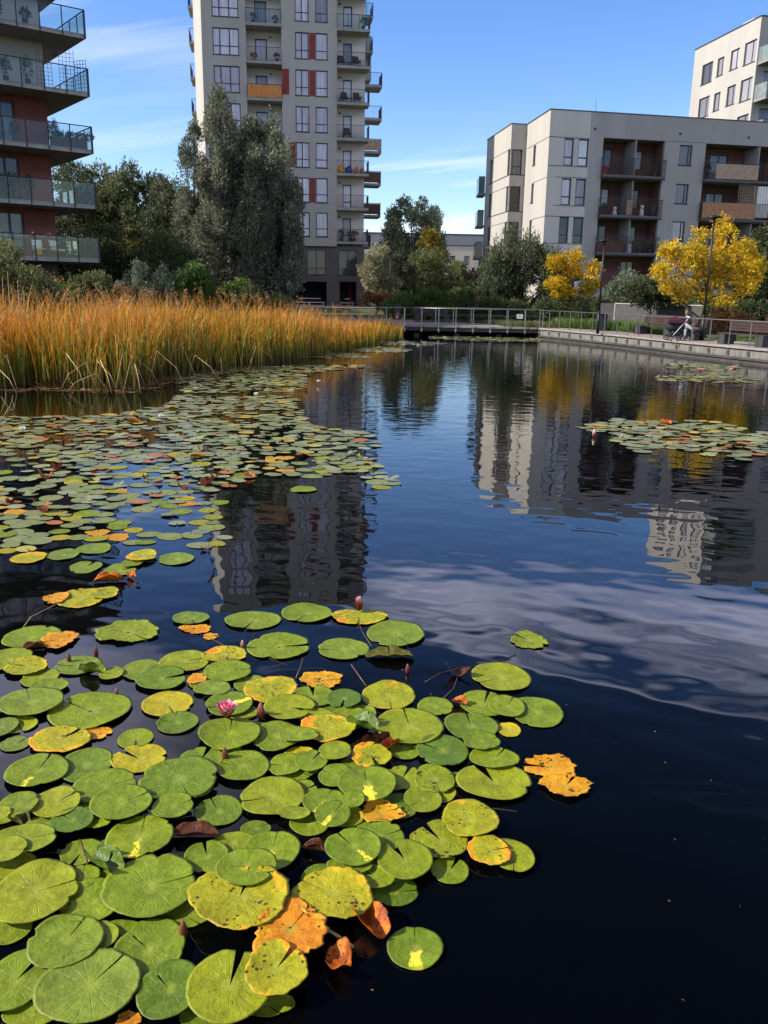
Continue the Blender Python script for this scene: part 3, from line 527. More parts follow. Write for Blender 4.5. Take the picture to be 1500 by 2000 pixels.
def balcony(par, fr, u0, u1, w0, w1, z, kind='bars', ends=(), h=1.1, th_=0.22, name='balcony'):
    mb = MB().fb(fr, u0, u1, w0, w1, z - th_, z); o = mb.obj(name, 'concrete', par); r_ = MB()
    if kind in ('bars', 'glass') or kind.startswith('screen'):
        if kind == 'bars': bars(r_, fr, u0 + .02, u1 - .02, z + .06, z + h - .03, 0.11, 0.008, w1 - 0.03)
        else:
            n = max(2, round((u1 - u0) / 1.0)); r_.fb(fr, u0, u1, w1 - .05, w1 - .01, z + h - .03, z + h + .02)
            for i in range(n + 1): q = u0 + .03 + (u1 - u0 - .06) * i / n; r_.fb(fr, q - .02, q + .02, w1 - .05, w1 - .012, z - .18, z + h - .03)
            g = MB(); g.fb(fr, u0 + .06, u1 - .06, w1 - 0.005, w1 + .006, z + .05, z + h - .06); g.obj('glass' if kind == 'glass' else 'screen', 'balcony_glass' if kind == 'glass' else kind, o)
        for s in ends:
            q = u0 + .02 if s < 0 else u1 - .02; f2 = FR(fr.p(q, w0, 0), fr.p(q, w1, 0)); bars(r_, f2, 0.05, f2.L - .06, z + .06, z + h - .03, 0.11, 0.008, 0)
    r_.obj('railing', 'dark_metal', o); return o
bkD = ['bars', 'bars', 'bars', 'bars', 'bars', 'bars', 'glass', 'glass']; bkB = ['bars', 'bars', 'bars', 'bars', 'screen_bamboo', 'bars', 'glass', 'glass']
for k, z in enumerate(SLAB):
    if k < 8:
        balcony(tw, TF, 11.64, 14.55, -1.5, 0.12, z, bkD[k], (1,))
        balcony(tw, TF, 3.76, 6.79, -1.5, 0.25, z, bkB[k])
    if k < 7:
        for (a, b_) in ((4.5, 5.55), (12.3, 13.1)): window(tw, wi, a, b_, z + .05, z + 2.15, (), 0.28 if a > 10 else None, -0.1, 'pane_light', 0.09, False, 'door')
        [MB().fb(wi, q, q + .22, 0.003, 0.06, z + 2.25, z + 2.36).obj('vent', 'black_plastic', tw) for q in (5.75, 11.9)]
sk = ['bars', 'screen_dark', 'screen_dark', 'screen_light', 'bars', 'bars', 'glass', 'glass']
for k, z in enumerate(SLAB):
    balcony(tw, TF, 14.33, 16.55 if k not in (0, 6, 7) else 15.6, -9.0, -6.6, z, sk[k], (1,)); balcony(tw, TF, 14.33, 15.3, -14.0, -11.5, z - 0.6, 'bars', (1,))
    balcony(tw, FR(LC, LC + TD * 5), -0.55, 0.4, -4.5, -1.5, z - .3, 'bars', (-1,))
MB().fb(TF, 14.32, 15.75, -14.8, -9.2, 22.6, 26.6).obj('bay', 'render_grey', tw)

# ---------------------------------------------------------------- four storey block on the right
K = np.array((12.59, 72.5)); E = np.array((31.3, 76.4)); Nn = np.array((11.76, 78.9)); L0 = np.array((10.4, 78.6)); L1 = np.array((9.23, 86.8)); ED = (E - K) / np.linalg.norm(E - K); E2 = K + ED * 26; BK = np.array((-ED[1], ED[0]))
md = thing('apartment_block', (*K, 1.0), 'long grey four storey block with recessed balconies behind the golden trees', 'apartment block')
MFr = FR(K, E2); NK = FR(Nn, K); LN = FR(L0, Nn); LL = FR(L1, L0); MT = 16.45; RZ = [12.4, 9.42, 6.48, 3.5]
hc = [(1.3, 2.12, z, z + 2.03) for z in RZ] + [(2.5, 3.4, z, z + 2.03) for z in RZ]; w_ = MB(); wall(w_, MFr, 0, 3.42, 0.9, MT, hc); w_.obj('corner_wall', 'render_white', md)
hg = [(4.62, 10.02, 3.0, 14.62, 0.3), (13.7, 21.2, 3.0, 14.62, 0.3)] + [(11.35, 12.5, z + .45, z + 2.0) for z in RZ] + [(22.6, 23.8, z + .45, z + 2.0) for z in RZ]
w_ = MB(); wall(w_, MFr, 3.42, 26, 0.9, MT, hg); w_.obj('wall', 'render_mauve', md)
w_ = MB(); wall(w_, NK, 0, NK.L, 0.9, MT, [(2.25, 2.95, z + .47, z + 2.0) for z in RZ]); wall(w_, LN, 0, LN.L, 0.9, MT, [(0.08, 1.08, z, z + 2.05) for z in RZ]); wall(w_, LL, 0, LL.L, 0.9, MT, [(1.4, 2.5, z, z + 2.0) for z in RZ] + [(LL.L - .8, LL.L - 0.08, z, z + 2.05) for z in RZ]); w_.obj('side_wall', 'render_cream', md)
R1 = E2 + BK * 14; w_ = MB(); L2 = L1 + np.array((1.6, 12.0))
w_.add([(*R1, .9), (*L2, .9), (*L2, MT), (*R1, MT)], [(0, 1, 2, 3)]).add([(*E2, .9), (*R1, .9), (*R1, MT), (*E2, MT)], [(0, 1, 2, 3)]).add([(*L2, .9), (*L1, .9), (*L1, MT), (*L2, MT)], [(0, 1, 2, 3)]); w_.obj('rear_wall', 'render_grey', md)
MB().add([(*p, MT - .3) for p in (K, E2, R1, L2, L1, L0, Nn)], [(0, 1, 2, 3, 4, 5, 6)]).obj('roof', 'flashing', md)
cp = MB()
for fr_ in (MFr, NK, LN, LL): cp.fb(fr_, -0.03, fr_.L + 0.03, -0.3, 0.05, MT + .002 , MT + 0.07)
cp.obj('parapet_cap', 'flashing', md)
st = MB()
for z in (14.46, 12.34, 11.5, 9.36, 8.52, 6.42): st.fb(MFr, 0.7 if z in (11.5, 9.36) else 0.02, 3.4, 0.003, 0.03, z, z + 0.04)
for z in (14.46, 11.46, 8.5): st.fb(NK, 0.4 if z > 14 else 2.5, NK.L, 0.003, 0.02, z, z + .03); st.fb(LL, 2.6, LL.L, 0.003, 0.02, z, z + .03); st.fb(LL, 1.0, LL.L, 0.003, 0.04, z - 2.1, z - 2.05); st.fb(LN, 0, LN.L, 0.003, 0.04, z - 2.1, z - 2.05)
st.fb(MFr, 10.1, 13.6, 0.003, 0.02, 14.62, 14.64)
st.obj('ledge', 'flashing', md)
cl = MB(); cl.add([MFr.p(3.43, 0.004, 0.95), MFr.p(4.6, 0.004, 0.95), MFr.p(4.6, 0.004, 2.6), MFr.p(3.43, 0.004, 2.6)], [(0, 1, 2, 3)])
for (a, b_) in ((1.3, 2.12), (2.5, 3.4)):
    for z in RZ: window(md, MFr, a, b_, z, z + 2.03, (), 0.32, sill=False, fw=.09, pane='pane_light' if z > 9 else 'pane_dark')
for z in RZ:
    window(md, MFr, 11.35, 12.5, z + .45, z + 2.0, (0.75,)); window(md, MFr, 22.6, 23.8, z + .45, z + 2.0, (0.75,)); window(md, NK, 2.25, 2.95, z + .47, z + 2.0); window(md, LN, 0.08, 1.08, z, z + 2.05, (0.15,), 0.33, sill=False); window(md, LL, LL.L - .8, LL.L - 0.08, z, z + 2.05, (), 0.33, sill=False); window(md, LL, 1.4, 2.5, z, z + 2.0, (0.7,), 0.33)
lg = MFr.sub(0, -1.9); FL = [11.85, 8.78, 5.85, 3.0]; w_ = MB(); sd_ = MB()
for (a, b_, dv, wins) in ((4.62, 10.02, 7.45, [(5.0, 6.35), (7.9, 9.1)]), (13.7, 21.2, 18.6, [(13.85, 14.6), (15.3, 17.0), (19.3, 20.6)])):
    hs = [(p, q_, f + 0.75 if p < 13.8 and p > 7 or p == 5.0 else f + .1, f + 2.25) for f in FL for (p, q_) in wins]
    wall(w_, lg, a, b_, 3.0, 14.62, hs, 0.1)
    for u in (a, b_): w_.add([MFr.p(u, -1.9, 3.0), MFr.p(u, -.3, 3.0), MFr.p(u, -.3, 14.62), MFr.p(u, -1.9, 14.62)], [(0, 1, 2, 3)])
    for h in hs: window(md, lg, *h[:4], (0.5,), None, -0.06, 'pane', 0.08, False)
    sd_.fb(MFr, a, b_, -1.9, -.01, 14.625, 14.8)
    for i, f in enumerate(FL):
        if i < 3:
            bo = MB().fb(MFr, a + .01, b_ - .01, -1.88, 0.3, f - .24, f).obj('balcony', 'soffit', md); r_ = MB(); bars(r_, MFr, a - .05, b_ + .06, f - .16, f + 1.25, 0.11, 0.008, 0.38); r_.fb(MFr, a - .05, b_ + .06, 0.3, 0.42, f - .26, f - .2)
            for s_ in (a - .04, b_ + .05): f2 = FR(MFr.p(s_, 0.0, 0), MFr.p(s_, 0.4, 0)); bars(r_, f2, 0, f2.L, f - .16, f + 1.25, 0.11, 0.008, 0)
            r_.obj('railing', 'dark_metal', bo)
            MB().fb(MFr, dv - .05, dv + .05, -1.87, 0.1, f + .003, f + 2.7).obj('divider', 'concrete', md)
            if a > 13 and i == 0: MB().fb(MFr, 14.6, 18.5, 0.40, 0.42, f + .05, f + 1.2).obj('screen', 'screen_light', bo)
            if a > 13 and i == 1: MB().fb(MFr, 13.7, 18.6, 0.40, 0.42, f + .02, f + 1.25).obj('screen', 'screen_tan', bo)
            if a < 13 and i == 1: MB().fb(MFr, 6.9, 7.4, 0.34, 0.36, f + .05, f + 1.2).obj('screen', 'screen_light', bo)
            if a < 13 and i == 2: MB().fb(MFr, 4.65, 6.9, 0.30, 0.32, f + .0, f + .85).obj('screen', 'brown_cladding', bo)
            if a > 13 and i == 1:
                tr_ = MB()
                for q in range(9): tr_.fb(MFr, 17.0 + q * .2, 17.03 + q * .2, 0.2, 0.23, f + 1.3, f + 2.75)
                for q in range(8): tr_.fb(MFr, 17.0, 18.63, 0.235, 0.25, f + 1.32 + q * .2, f + 1.35 + q * .2)
                tr_.obj('trellis', 'screen_light', bo)
                cu = MB()
                for q in range(10): cu.fb(MFr, 18.8 + q * .12, 18.9 + q * .12, 0.1 + .05 * (q % 2), 0.16 + .05 * (q % 2), f + .2, f + 2.7)
                cu.obj('curtain', 'white_paint', bo)
w_.obj('recess_wall', 'brown_cladding', md); sd_.obj('recess_ceiling', 'soffit', md)
for u in (3.75, 11.2, 17.4): MB().fb(MFr, u, u + .16, 0.003, 0.05, 15.15 , 15.32).obj('vent', 'black_plastic', md)
for (a, y0, y1) in ((935, 347, 383), (932, 412, 445), (928, 474, 507)):
    p0 = AT(a, y0, 87.6); p1 = AT(a + 14, y1, 87.6); b_ = MB().box(p0[0], 9.3, 87.0, 89.4, p1[2], p1[2] + .2); bo = b_.obj('balcony', 'soffit', md)
    MB().box(p0[0], p0[0] + .03, 87.0, 89.4, p1[2] + .2, p0[2]).box(p0[0], 9.2, 86.96, 86.99, p1[2] + .2, p0[2]).obj('glass', 'pane_dark', bo)
    MB().box(p0[0] - .03, 9.2, 86.93, 86.955, p0[2], p0[2] + .05).box(p0[0] - .03, p0[0] + .02, 86.93, 86.955, p1[2], p0[2]).obj('railing', 'dark_metal', bo)
MB().tube([MFr.p(4.2, -1, MT), MFr.p(4.2, -1, MT + 1.2)], 0.015, 5).obj('antenna', 'dark_metal', md)

# ---------------------------------------------------------------- taller block behind it, at the right edge
Lp, Rp = np.array((29.3, 90.6)), np.array((31.2, 80.0)); FT = 25.4
ft = thing('apartment_block', (*Lp, 1.0), 'pale six storey block rising behind the long block at the right edge', 'apartment block')
SF = FR(Lp, Rp); RF = FR(Rp, Rp + np.array((14.0, 3.0))); hs = []
for (xa, xb, ya, yb) in ((1371, 1391, 120, 165), (1401, 1413, 109, 150), (1427, 1443, 93, 137), (1454, 1476, 77, 126)):
    u0 = UZ(SF, xa, (ya + yb) / 2)[0]; u1 = UZ(SF, xb, (ya + yb) / 2)[0]; z1 = UZ(SF, (xa + xb) / 2, ya + 4)[1]; z0 = UZ(SF, (xa + xb) / 2, yb - 3)[1]
    for k in range(6): hs.append((u0, u1, z0 - 2.95 * k, z1 - 2.95 * k))
w_ = MB(); wall(w_, SF, 0, SF.L, 1, FT, hs); wall(w_, RF, 0, RF.L, 1, FT, [(0.8, 2.0, 22.3 - 2.95 * k, 24.2 - 2.95 * k) for k in range(6)]); w_.obj('wall', 'render_cream', ft)
for h in hs: window(ft, SF, *h, (0.62,), None, -0.12)
for k in range(6): window(ft, RF, 0.8, 2.0, 22.3 - 2.95 * k, 24.2 - 2.95 * k)
w_ = MB(); q1 = RF.p(RF.L, 0, 0)[:2]; q2 = (q1[0] - 1, q1[1] + 12)
w_.add([(*q2, 1), (*Lp, 1), (*Lp, FT), (*q2, FT)], [(0, 1, 2, 3)]).add([(*q1, 1), (*q2, 1), (*q2, FT), (*q1, FT)], [(0, 1, 2, 3)]).add([(*Lp, FT - .3), (*Rp, FT - .3), (*q1, FT - .3), (*q2, FT - .3)], [(0, 1, 2, 3)]); w_.obj('rear_wall', 'render_grey', ft)
MB().fb(SF, -.05, SF.L, -.3, .06, FT + .002, FT + .09).fb(RF, 0.06, RF.L, -.3, .06, FT + .002, FT + .09).obj('parapet_cap', 'flashing', ft)
ch = UZ(SF, 1436, 60)[0]; MB().fb(SF, ch - .9, ch + .9, -2.4, -1.2, FT - .3, FT + .8).obj('chimney', 'render_white', ft)
for k, (z, gm) in enumerate(((18.9, 'frosted_glass'), (15.95, 'frosted_glass'), (21.85, 'frosted_glass'))):
    bo = MB().fb(RF, 0.1, 4.5, 0.003, 1.7, z - .2, z).obj('balcony', 'soffit', ft); MB().fb(RF, 0.1, 4.5, 1.66, 1.7, z, z + 1.15).fb(RF, 0.1, 0.14, 0.0, 1.65, z, z + 1.15).obj('glass', gm, bo); MB().fb(RF, 0.06, 4.5, 1.62, 1.72, z + 1.152, z + 1.2).obj('railing', 'dark_metal', bo)

# ---------------------------------------------------------------- distant low block
fa = thing('distant_building', (10, 160, 0.8), 'low beige building far away between the tower and the long block', 'building')
DF = FR((-8, 159), (24, 161)); hd = []
for r_ in range(3):
    for i in range(12): hd.append((1.0 + 2.6 * i, 2.0 + 2.6 * i, 7.3 - 3 * r_, 8.9 - 3 * r_))
w_ = MB(); wall(w_, DF, 0, DF.L, 0.8, 10.6, hd); w_.fb(DF, 0, DF.L, -12, -.3, 0.8, 10.5); w_.obj('wall', 'far_render', fa); MB().fb(DF, 0.1, DF.L - .1, -11, -.5, 10.6, 12.5).obj('top_storey', 'far_grey', fa); MB().fb(DF, 0, DF.L, -11.2, -.3, 12.502, 12.7).fb(DF, -.1, DF.L + .1, -.4, .1, 10.602, 10.75).obj('roof', 'flashing', fa)
for h in hd: window(fa, DF, *h, (0.5,), None, -0.1, 'pane', 0.09, False)

# ---------------------------------------------------------------- block with wide glass balconies on the left
LCn = np.array((-16.6, 51.0)); la = np.array((0.788, 0.616)); LFr = FR(LCn - la * 14, LCn); LFL = [3.77, 6.69, 9.6, 12.53, 15.42, 18.3]
lb = thing('apartment_block', (*(LCn - la * 7), 0.8), 'apartment block at the left edge with wide glass-railed balconies over red brick walls', 'apartment block')
U1 = 12.37; lw = LFr.sub(0, -2.3); wq = UZ(lw, 31, 240)[0]; wp = UZ(lw, 9, 240)[0]
for k, z in enumerate(LFL):
    o = MB().fb(LFr, 0, 14, -9, 0, z, z + 0.22).obj('balcony' if k < 5 else 'roof', 'concrete', lb)
    if k < 5:
        z0, z1 = z + .22, LFL[k + 1]; w_ = MB(); hs = [(wq - 3.0, wq - 0.02, z0 + .05, z1 - .25)]
        if k >= 3: hs = [(wq - 2.9, wq - 0.75, z0 + .05, z1 - .3)]
        wall(w_, lw, 0, U1, z0, z1, hs + [(1.0, 5.0, z0 + .05, z1 - .25)], 0.2); w_.add([lw.p(U1, 0, z0), lw.p(U1, -6.6, z0), lw.p(U1, -6.6, z1), lw.p(U1, 0, z1)], [(0, 1, 2, 3)])
        w_.obj('wall', 'render_cream' if k >= 3 else 'red_cladding', lb)
        for h in hs: window(lb, lw, *h[:4], (0.4, 0.75), None, -0.1, 'pane' if k else 'pane_dark', 0.11, False)
        window(lb, lw, 1.0, 5.0, z0 + .05, z1 - .25, (0.33, 0.66), None, -0.1, 'pane', 0.1, False)
        sf = FR(LFr.p(14, 0, 0), LFr.p(14, -6.2, 0)); rl = MB(); n = 12; zt = z + 1.38
        rl.fb(LFr, 0, 14, -.01, .04, zt, zt + .05); rl.fb(sf, 0, sf.L, -.01, .04, zt, zt + .05)
        for i in range(n + 1): q = 13.95 - i * 1.165; rl.fb(LFr, q - .025, q + .025, -.005, .05, z + .02, zt)
        for i in range(6): q = 0.03 + i * 1.2; rl.fb(sf, q - .02, q + .02, -.005, .05, z + .02, zt)
        rl.obj('railing', 'dark_metal', o); g = MB()
        for i in range(n): q = 13.95 - i * 1.165; g.fb(LFr, q - 1.13, q - .035, 0.055, 0.067, z + .16, zt - .05)
        for i in range(5): q = 0.03 + i * 1.2; g.fb(sf, q + .03, q + 1.17, 0.055, 0.067, z + .16, zt - .05)
        g.obj('glass', 'balcony_glass', o)
MB().fb(LFr, -6, 0, -9, -2.3, 0.8, 18.3).obj('rear_wall', 'render_grey', lb)
u9 = UZ(LFr.sub(0, -3.2), 113, 530)[0]; w_ = MB(); w_.fb(LFr, 0, u9, -8.8, -3.2, 0.5, 3.765); w_.obj('base_wall', 'tower_base', lb)

# ---------------------------------------------------------------- trees and shrubs
def gb(px, y, top=None):      # ground point under a photo column at distance y
    x = RATIO(px, 560) * y; return np.array((x, y, float(gz(np.array([x]), np.array([y]))[0])))
def zt(px, py, y): return float(AT(px, py, y)[2])
def spray(cx, y, w, top, bot, k, px0=None):   # upright plume-like clumps within a column of the photo
    out = []
    for i in range(k):
        a = rnd.uniform(-1, 1); X_ = cx + a * w / 2; h_ = bot + (top - bot) * (1 - 0.35 * a * a) * rnd.uniform(0.35, 0.97); out.append(((X_, y + rnd.uniform(-1, 1) * w * 0.35, h_ * 0.72 + bot * 0.28), (w * rnd.uniform(.11, .17), w * rnd.uniform(.11, .17), (top - bot) * rnd.uniform(.13, .2))))
    return out
def envel(pts, y, ry, k, r=(0.7, 1.3), vert=1.3):  # clumps filling an outline given as (px, top py, bottom py) columns
    out = []
    for i in range(k):
        j = rnd.randrange(len(pts) - 1); f_ = rnd.random(); a, b = pts[j], pts[j + 1]; px = a[0] + (b[0] - a[0]) * f_; t0 = a[1] + (b[1] - a[1]) * f_; b0 = a[2] + (b[2] - a[2]) * f_
        rr = rnd.uniform(*r); dy = rnd.uniform(-ry, ry); yy = y + dy; m = rr * vert * 830 / y; g_ = rnd.random() ** 0.8; py = t0 + m * 1.6 + (b0 - t0 - m * 2.2) * g_ if b0 - t0 > m * 2.2 else (t0 + b0) / 2
        p = AT(px, py, yy); out.append(((p[0], yy, p[2]), (rr, rr, rr * vert)))
    return out
# the tall grey-leaved group in front of the tower (three trees close together)
g0 = 'tall grey-green trees in front of the tower'
def outline(name, base_px, y, pts, ry, k, r, vert, n, leaf, mat, label, group=None, **kw):
    b = gb(base_px, y); return tree(name, b, envel(pts, y, ry, k, r, vert), n, leaf, mat, label, group, **kw)
outline('willow_tree', 455, 62, [(380, 330, 560), (402, 250, 580), (420, 190, 585), (434, 176, 585), (450, 215, 590), (466, 245, 590), (484, 225, 590), (502, 300, 590)], 2.6, 130, (0.36, 0.74), 2.2, 92000, 0.20, 'leaf_willow', 'tallest grey-green feathery tree hiding the left half of the tower', g0, up=0.9, trunk=0.2, stems=5, bark='bark_dark')
outline('willow_tree', 530, 60, [(474, 280, 590), (490, 222, 590), (506, 212, 590), (520, 250, 592), (536, 235, 592), (556, 285, 590), (574, 330, 575), (582, 420, 560)], 2.4, 110, (0.34, 0.68), 2.2, 76000, 0.20, 'leaf_willow', 'grey-green feathery tree overlapping the middle of the tower, right of the tallest one', g0, up=0.9, trunk=0.18, stems=5, bark='bark_dark')
outline('willow_tree', 375, 63, [(346, 300, 480), (360, 245, 560), (378, 235, 575), (398, 260, 580)], 1.6, 44, (0.26, 0.5), 2.3, 18000, 0.19, 'leaf_willow', 'slim grey-green tree at the left edge of the tower', g0, up=0.9, trunk=0.13, stems=3, bark='bark_dark')
g1 = 'trees between the left block and the tower'
outline('broadleaf_tree', 200, 78, [(105, 335, 560), (140, 308, 570), (185, 304, 575), (225, 322, 575), (250, 350, 560)], 3.0, 90, (0.8, 1.5), 1.1, 66000, 0.26, 'leaf_moss', 'broad olive-green tree beyond the left block balconies', g1, trunk=0.22)
outline('broadleaf_tree', 262, 76, [(225, 330, 570), (250, 318, 575), (290, 322, 575), (325, 345, 570)], 2.6, 70, (0.6, 1.2), 1.3, 50000, 0.25, 'leaf_moss', 'olive-green tree with a rounded top right of the broad one', g1, trunk=0.2)
outline('broadleaf_tree', 335, 70, [(295, 370, 575), (315, 330, 580), (340, 355, 585), (365, 340, 585), (390, 360, 585)], 2.0, 60, (0.55, 1.1), 1.6, 40000, 0.23, 'leaf_sage', 'dark pointed tree left of the slim grey-green tree', g1, up=0.7, trunk=0.16)
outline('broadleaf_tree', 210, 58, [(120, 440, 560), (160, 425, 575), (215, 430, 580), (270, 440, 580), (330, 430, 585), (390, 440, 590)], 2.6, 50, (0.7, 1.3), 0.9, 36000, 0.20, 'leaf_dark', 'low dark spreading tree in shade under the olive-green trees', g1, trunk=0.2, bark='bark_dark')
outline('broadleaf_tree', 243, 66, [(205, 460, 520), (235, 432, 530), (265, 450, 520)], 0.9, 9, (0.5, 0.8), 1.0, 2600, 0.2, 'leaf_gold', 'small yellowing tree glowing against the dark trees', g1, trunk=0.08)
outline('poplar_tree', 806, 86, [(745, 470, 590), (765, 400, 590), (785, 375, 592), (820, 368, 592), (845, 400, 592), (865, 440, 590)], 2.4, 110, (0.5, 0.95), 1.3, 62000, 0.25, 'leaf_poplar', 'tall airy pale green poplar between the tower and the right block', None, up=0.6, trunk=0.18)
outline('broadleaf_tree', 855, 78, [(815, 500, 595), (840, 475, 598), (870, 485, 598), (895, 505, 598), (925, 545, 598)], 2.0, 40, (0.6, 1.1), 0.95, 28000, 0.20, 'leaf_olive', 'dark green rounded tree at the foot of the airy poplar', None, trunk=0.16)
outline('broadleaf_tree', 842, 82, [(822, 455, 500), (845, 440, 505), (862, 452, 500)], 0.8, 8, (0.5, 0.85), 1.0, 3200, 0.22, 'leaf_gold', 'yellow-leaved top beside the airy poplar', None, trunk=0.08)
outline('broadleaf_tree', 738, 76, [(716, 500, 590), (735, 470, 595), (760, 485, 595), (775, 520, 598)], 1.6, 22, (0.5, 0.95), 1.1, 9500, 0.22, 'leaf_pale', 'pale cream-green tree right beside the tower base', None, trunk=0.12)
outline('broadleaf_tree', 908, 92, [(885, 520, 590), (905, 500, 595), (930, 530, 595)], 1.4, 12, (0.6, 1.0), 1.0, 5000, 0.24, 'leaf_rust', 'small salmon-orange tree left of the right block', None, trunk=0.1)
outline('willow_bush', 1020, 60, [(938, 560, 600), (958, 500, 602), (985, 455, 605), (1015, 440, 606), (1048, 448, 606), (1075, 475, 606), (1095, 530, 606)], 2.2, 84, (0.5, 0.95), 1.6, 60000, 0.23, 'leaf_sage', 'big dark willow bush covering the corner of the right block', None, up=1.0, trunk=0.13, stems=7, bark='bark_dark', cat='bush', narrow=0.28)
outline('yellow_tree', 1117, 57, [(1076, 505, 560), (1090, 485, 575), (1115, 478, 588), (1145, 485, 580), (1165, 505, 555)], 1.2, 34, (0.34, 0.54), 0.85, 8500, 0.18, 'leaf_yellow', 'small round golden tree in front of the cream corner of the right block', None, trunk=0.07)
outline('yellow_tree', 1376, 41.5, [(1286, 500, 545), (1310, 455, 580), (1345, 435, 592), (1385, 422, 598), (1425, 425, 600), (1455, 450, 585), (1480, 500, 545)], 1.7, 100, (0.26, 0.44), 0.8, 19000, 0.15, 'leaf_yellow', 'large golden tree beside the nearest lamp post', None, trunk=0.085)
outline('broadleaf_tree', 1495, 50, [(1455, 560, 625), (1470, 480, 630), (1500, 425, 635), (1540, 430, 635)], 2.2, 42, (0.5, 1.0), 1.1, 22000, 0.19, 'leaf_dark', 'dark tree at the right edge behind the large golden tree', None, trunk=0.14)
outline('small_tree', 1273, 46.2, [(1235, 555, 592), (1262, 540, 598), (1295, 545, 598), (1315, 562, 590)], 0.8, 14, (0.3, 0.5), 0.7, 6500, 0.15, 'leaf_dark', 'slim young tree with a thin pale trunk rising above the dark garden wall', None, trunk=0.045)
outline('shrub', 1232, 54, [(1190, 565, 600), (1215, 535, 600), (1250, 530, 600), (1280, 550, 600)], 1.0, 18, (0.4, 0.7), 0.9, 10000, 0.18, 'leaf_silver', 'grey-green willow shrub in front of the block, above the dark wall', None, up=0.8, trunk=0.06, stems=4, cat='bush')
outline('shrub', 1165, 52, [(1110, 585, 640), (1145, 572, 640), (1185, 568, 632), (1215, 580, 612)], 0.9, 22, (0.35, 0.6), 0.8, 12000, 0.15, 'leaf_dark', 'dark green shrub around the second lamp post', None, trunk=0.05, cat='bush')
outline('shrub', 1340, 52, [(1290, 585, 600), (1330, 575, 600), (1360, 580, 602), (1400, 585, 606)], 0.8, 14, (0.35, 0.6), 0.7, 8000, 0.15, 'leaf_olive', 'olive shrub on top of the dark garden wall under the golden tree', None, trunk=0.05, cat='bush')
outline('shrub', 1425, 41.5, [(1385, 615, 640), (1415, 603, 642), (1455, 605, 640), (1475, 615, 640)], 0.7, 16, (0.22, 0.36), 0.7, 7000, 0.12, 'leaf_rust', 'low copper-coloured hedge shrub behind the right-hand bench', None, trunk=0.04, cat='bush')
outline('shrub', 1440, 47, [(1380, 590, 632), (1420, 585, 632), (1460, 592, 632), (1500, 590, 632)], 0.9, 20, (0.35, 0.6), 0.8, 10000, 0.15, 'leaf_dark', 'dark hedge behind the copper shrub', None, trunk=0.05, cat='bush')
outline('shrub', 850, 61, [(765, 585, 618), (800, 568, 622), (840, 560, 626), (885, 560, 626), (930, 572, 628)], 1.4, 44, (0.45, 0.8), 0.8, 32000, 0.17, 'leaf_green', 'bright green rounded shrub behind the bench at the footbridge', None, trunk=0.06, cat='bush')
outline('shrub', 960, 57, [(905, 590, 630), (950, 575, 634), (1000, 580, 636), (1060, 585, 638), (1110, 590, 640)], 1.0, 32, (0.4, 0.65), 0.8, 18000, 0.15, 'leaf_dark', 'dark shrub belt beneath the big willow bush', None, trunk=0.05, cat='bush')
outline('shrub', 735, 66, [(714, 560, 600), (735, 558, 604), (765, 575, 604)], 0.8, 10, (0.4, 0.65), 0.7, 4500, 0.17, 'leaf_rust', 'rust-tinged shrub just right of the tower base', None, trunk=0.05, cat='bush')
outline('shrub', 780, 63, [(762, 600, 622), (785, 592, 624), (800, 600, 622)], 0.5, 7, (0.3, 0.45), 0.7, 3500, 0.15, 'leaf_green', 'low green bush beside the dark litter bin', None, trunk=0.04, cat='bush')
# shrubs along the left bank, behind the reeds
outline('shrub', 30, 33, [(-60, 470, 600), (0, 470, 600), (35, 480, 602), (75, 520, 602), (105, 560, 602)], 1.2, 44, (0.35, 0.6), 0.9, 20000, 0.13, 'leaf_olive', 'dark leafy shrub under the lowest balcony at the left edge', None, trunk=0.06, cat='bush')
outline('shrub', 95, 37, [(70, 560, 605), (95, 540, 606), (125, 548, 606), (150, 570, 604)], 0.8, 20, (0.25, 0.42), 0.9, 9000, 0.13, 'leaf_green', 'drooping mid green shrub right of the dark leafy one', None, up=-0.1, trunk=0.05, cat='bush')
outline('shrub', 170, 41, [(140, 545, 605), (165, 525, 606), (195, 530, 606), (215, 560, 604)], 0.8, 20, (0.28, 0.5), 0.9, 9000, 0.14, 'leaf_olive', 'pale green shrub behind the reeds under the open sky gap', None, up=0.5, trunk=0.05, cat='bush')
outline('shrub', 290, 44, [(232, 545, 600), (262, 522, 602), (300, 518, 602), (340, 530, 602), (372, 548, 602)], 0.9, 34, (0.22, 0.38), 1.6, 13000, 0.14, 'leaf_silver', 'upright silvery willow shrub with pale pointed shoots behind the reeds', None, up=1.4, trunk=0.04, stems=5, cat='bush')
outline('shrub', 410, 45, [(352, 535, 598), (378, 505, 600), (400, 530, 600), (450, 545, 600), (500, 552, 602)], 1.0, 30, (0.28, 0.5), 0.9, 15000, 0.16, 'leaf_green', 'bright green leafy shrub at the foot of the tall grey-green trees', None, trunk=0.05, cat='bush')
outline('shrub', 530, 50, [(480, 560, 604), (520, 555, 604), (552, 572, 604), (566, 590, 606)], 0.8, 14, (0.3, 0.5), 0.8, 7000, 0.15, 'leaf_olive', 'low olive shrub left of the tower base behind the reeds', None, trunk=0.05, cat='bush')
outline('shrub', 232, 42, [(212, 565, 592), (230, 556, 592), (250, 566, 592)], 0.4, 7, (0.2, 0.32), 0.8, 1800, 0.13, 'leaf_rust', 'small russet shrub peeping over the reeds', None, trunk=0.03, cat='bush')

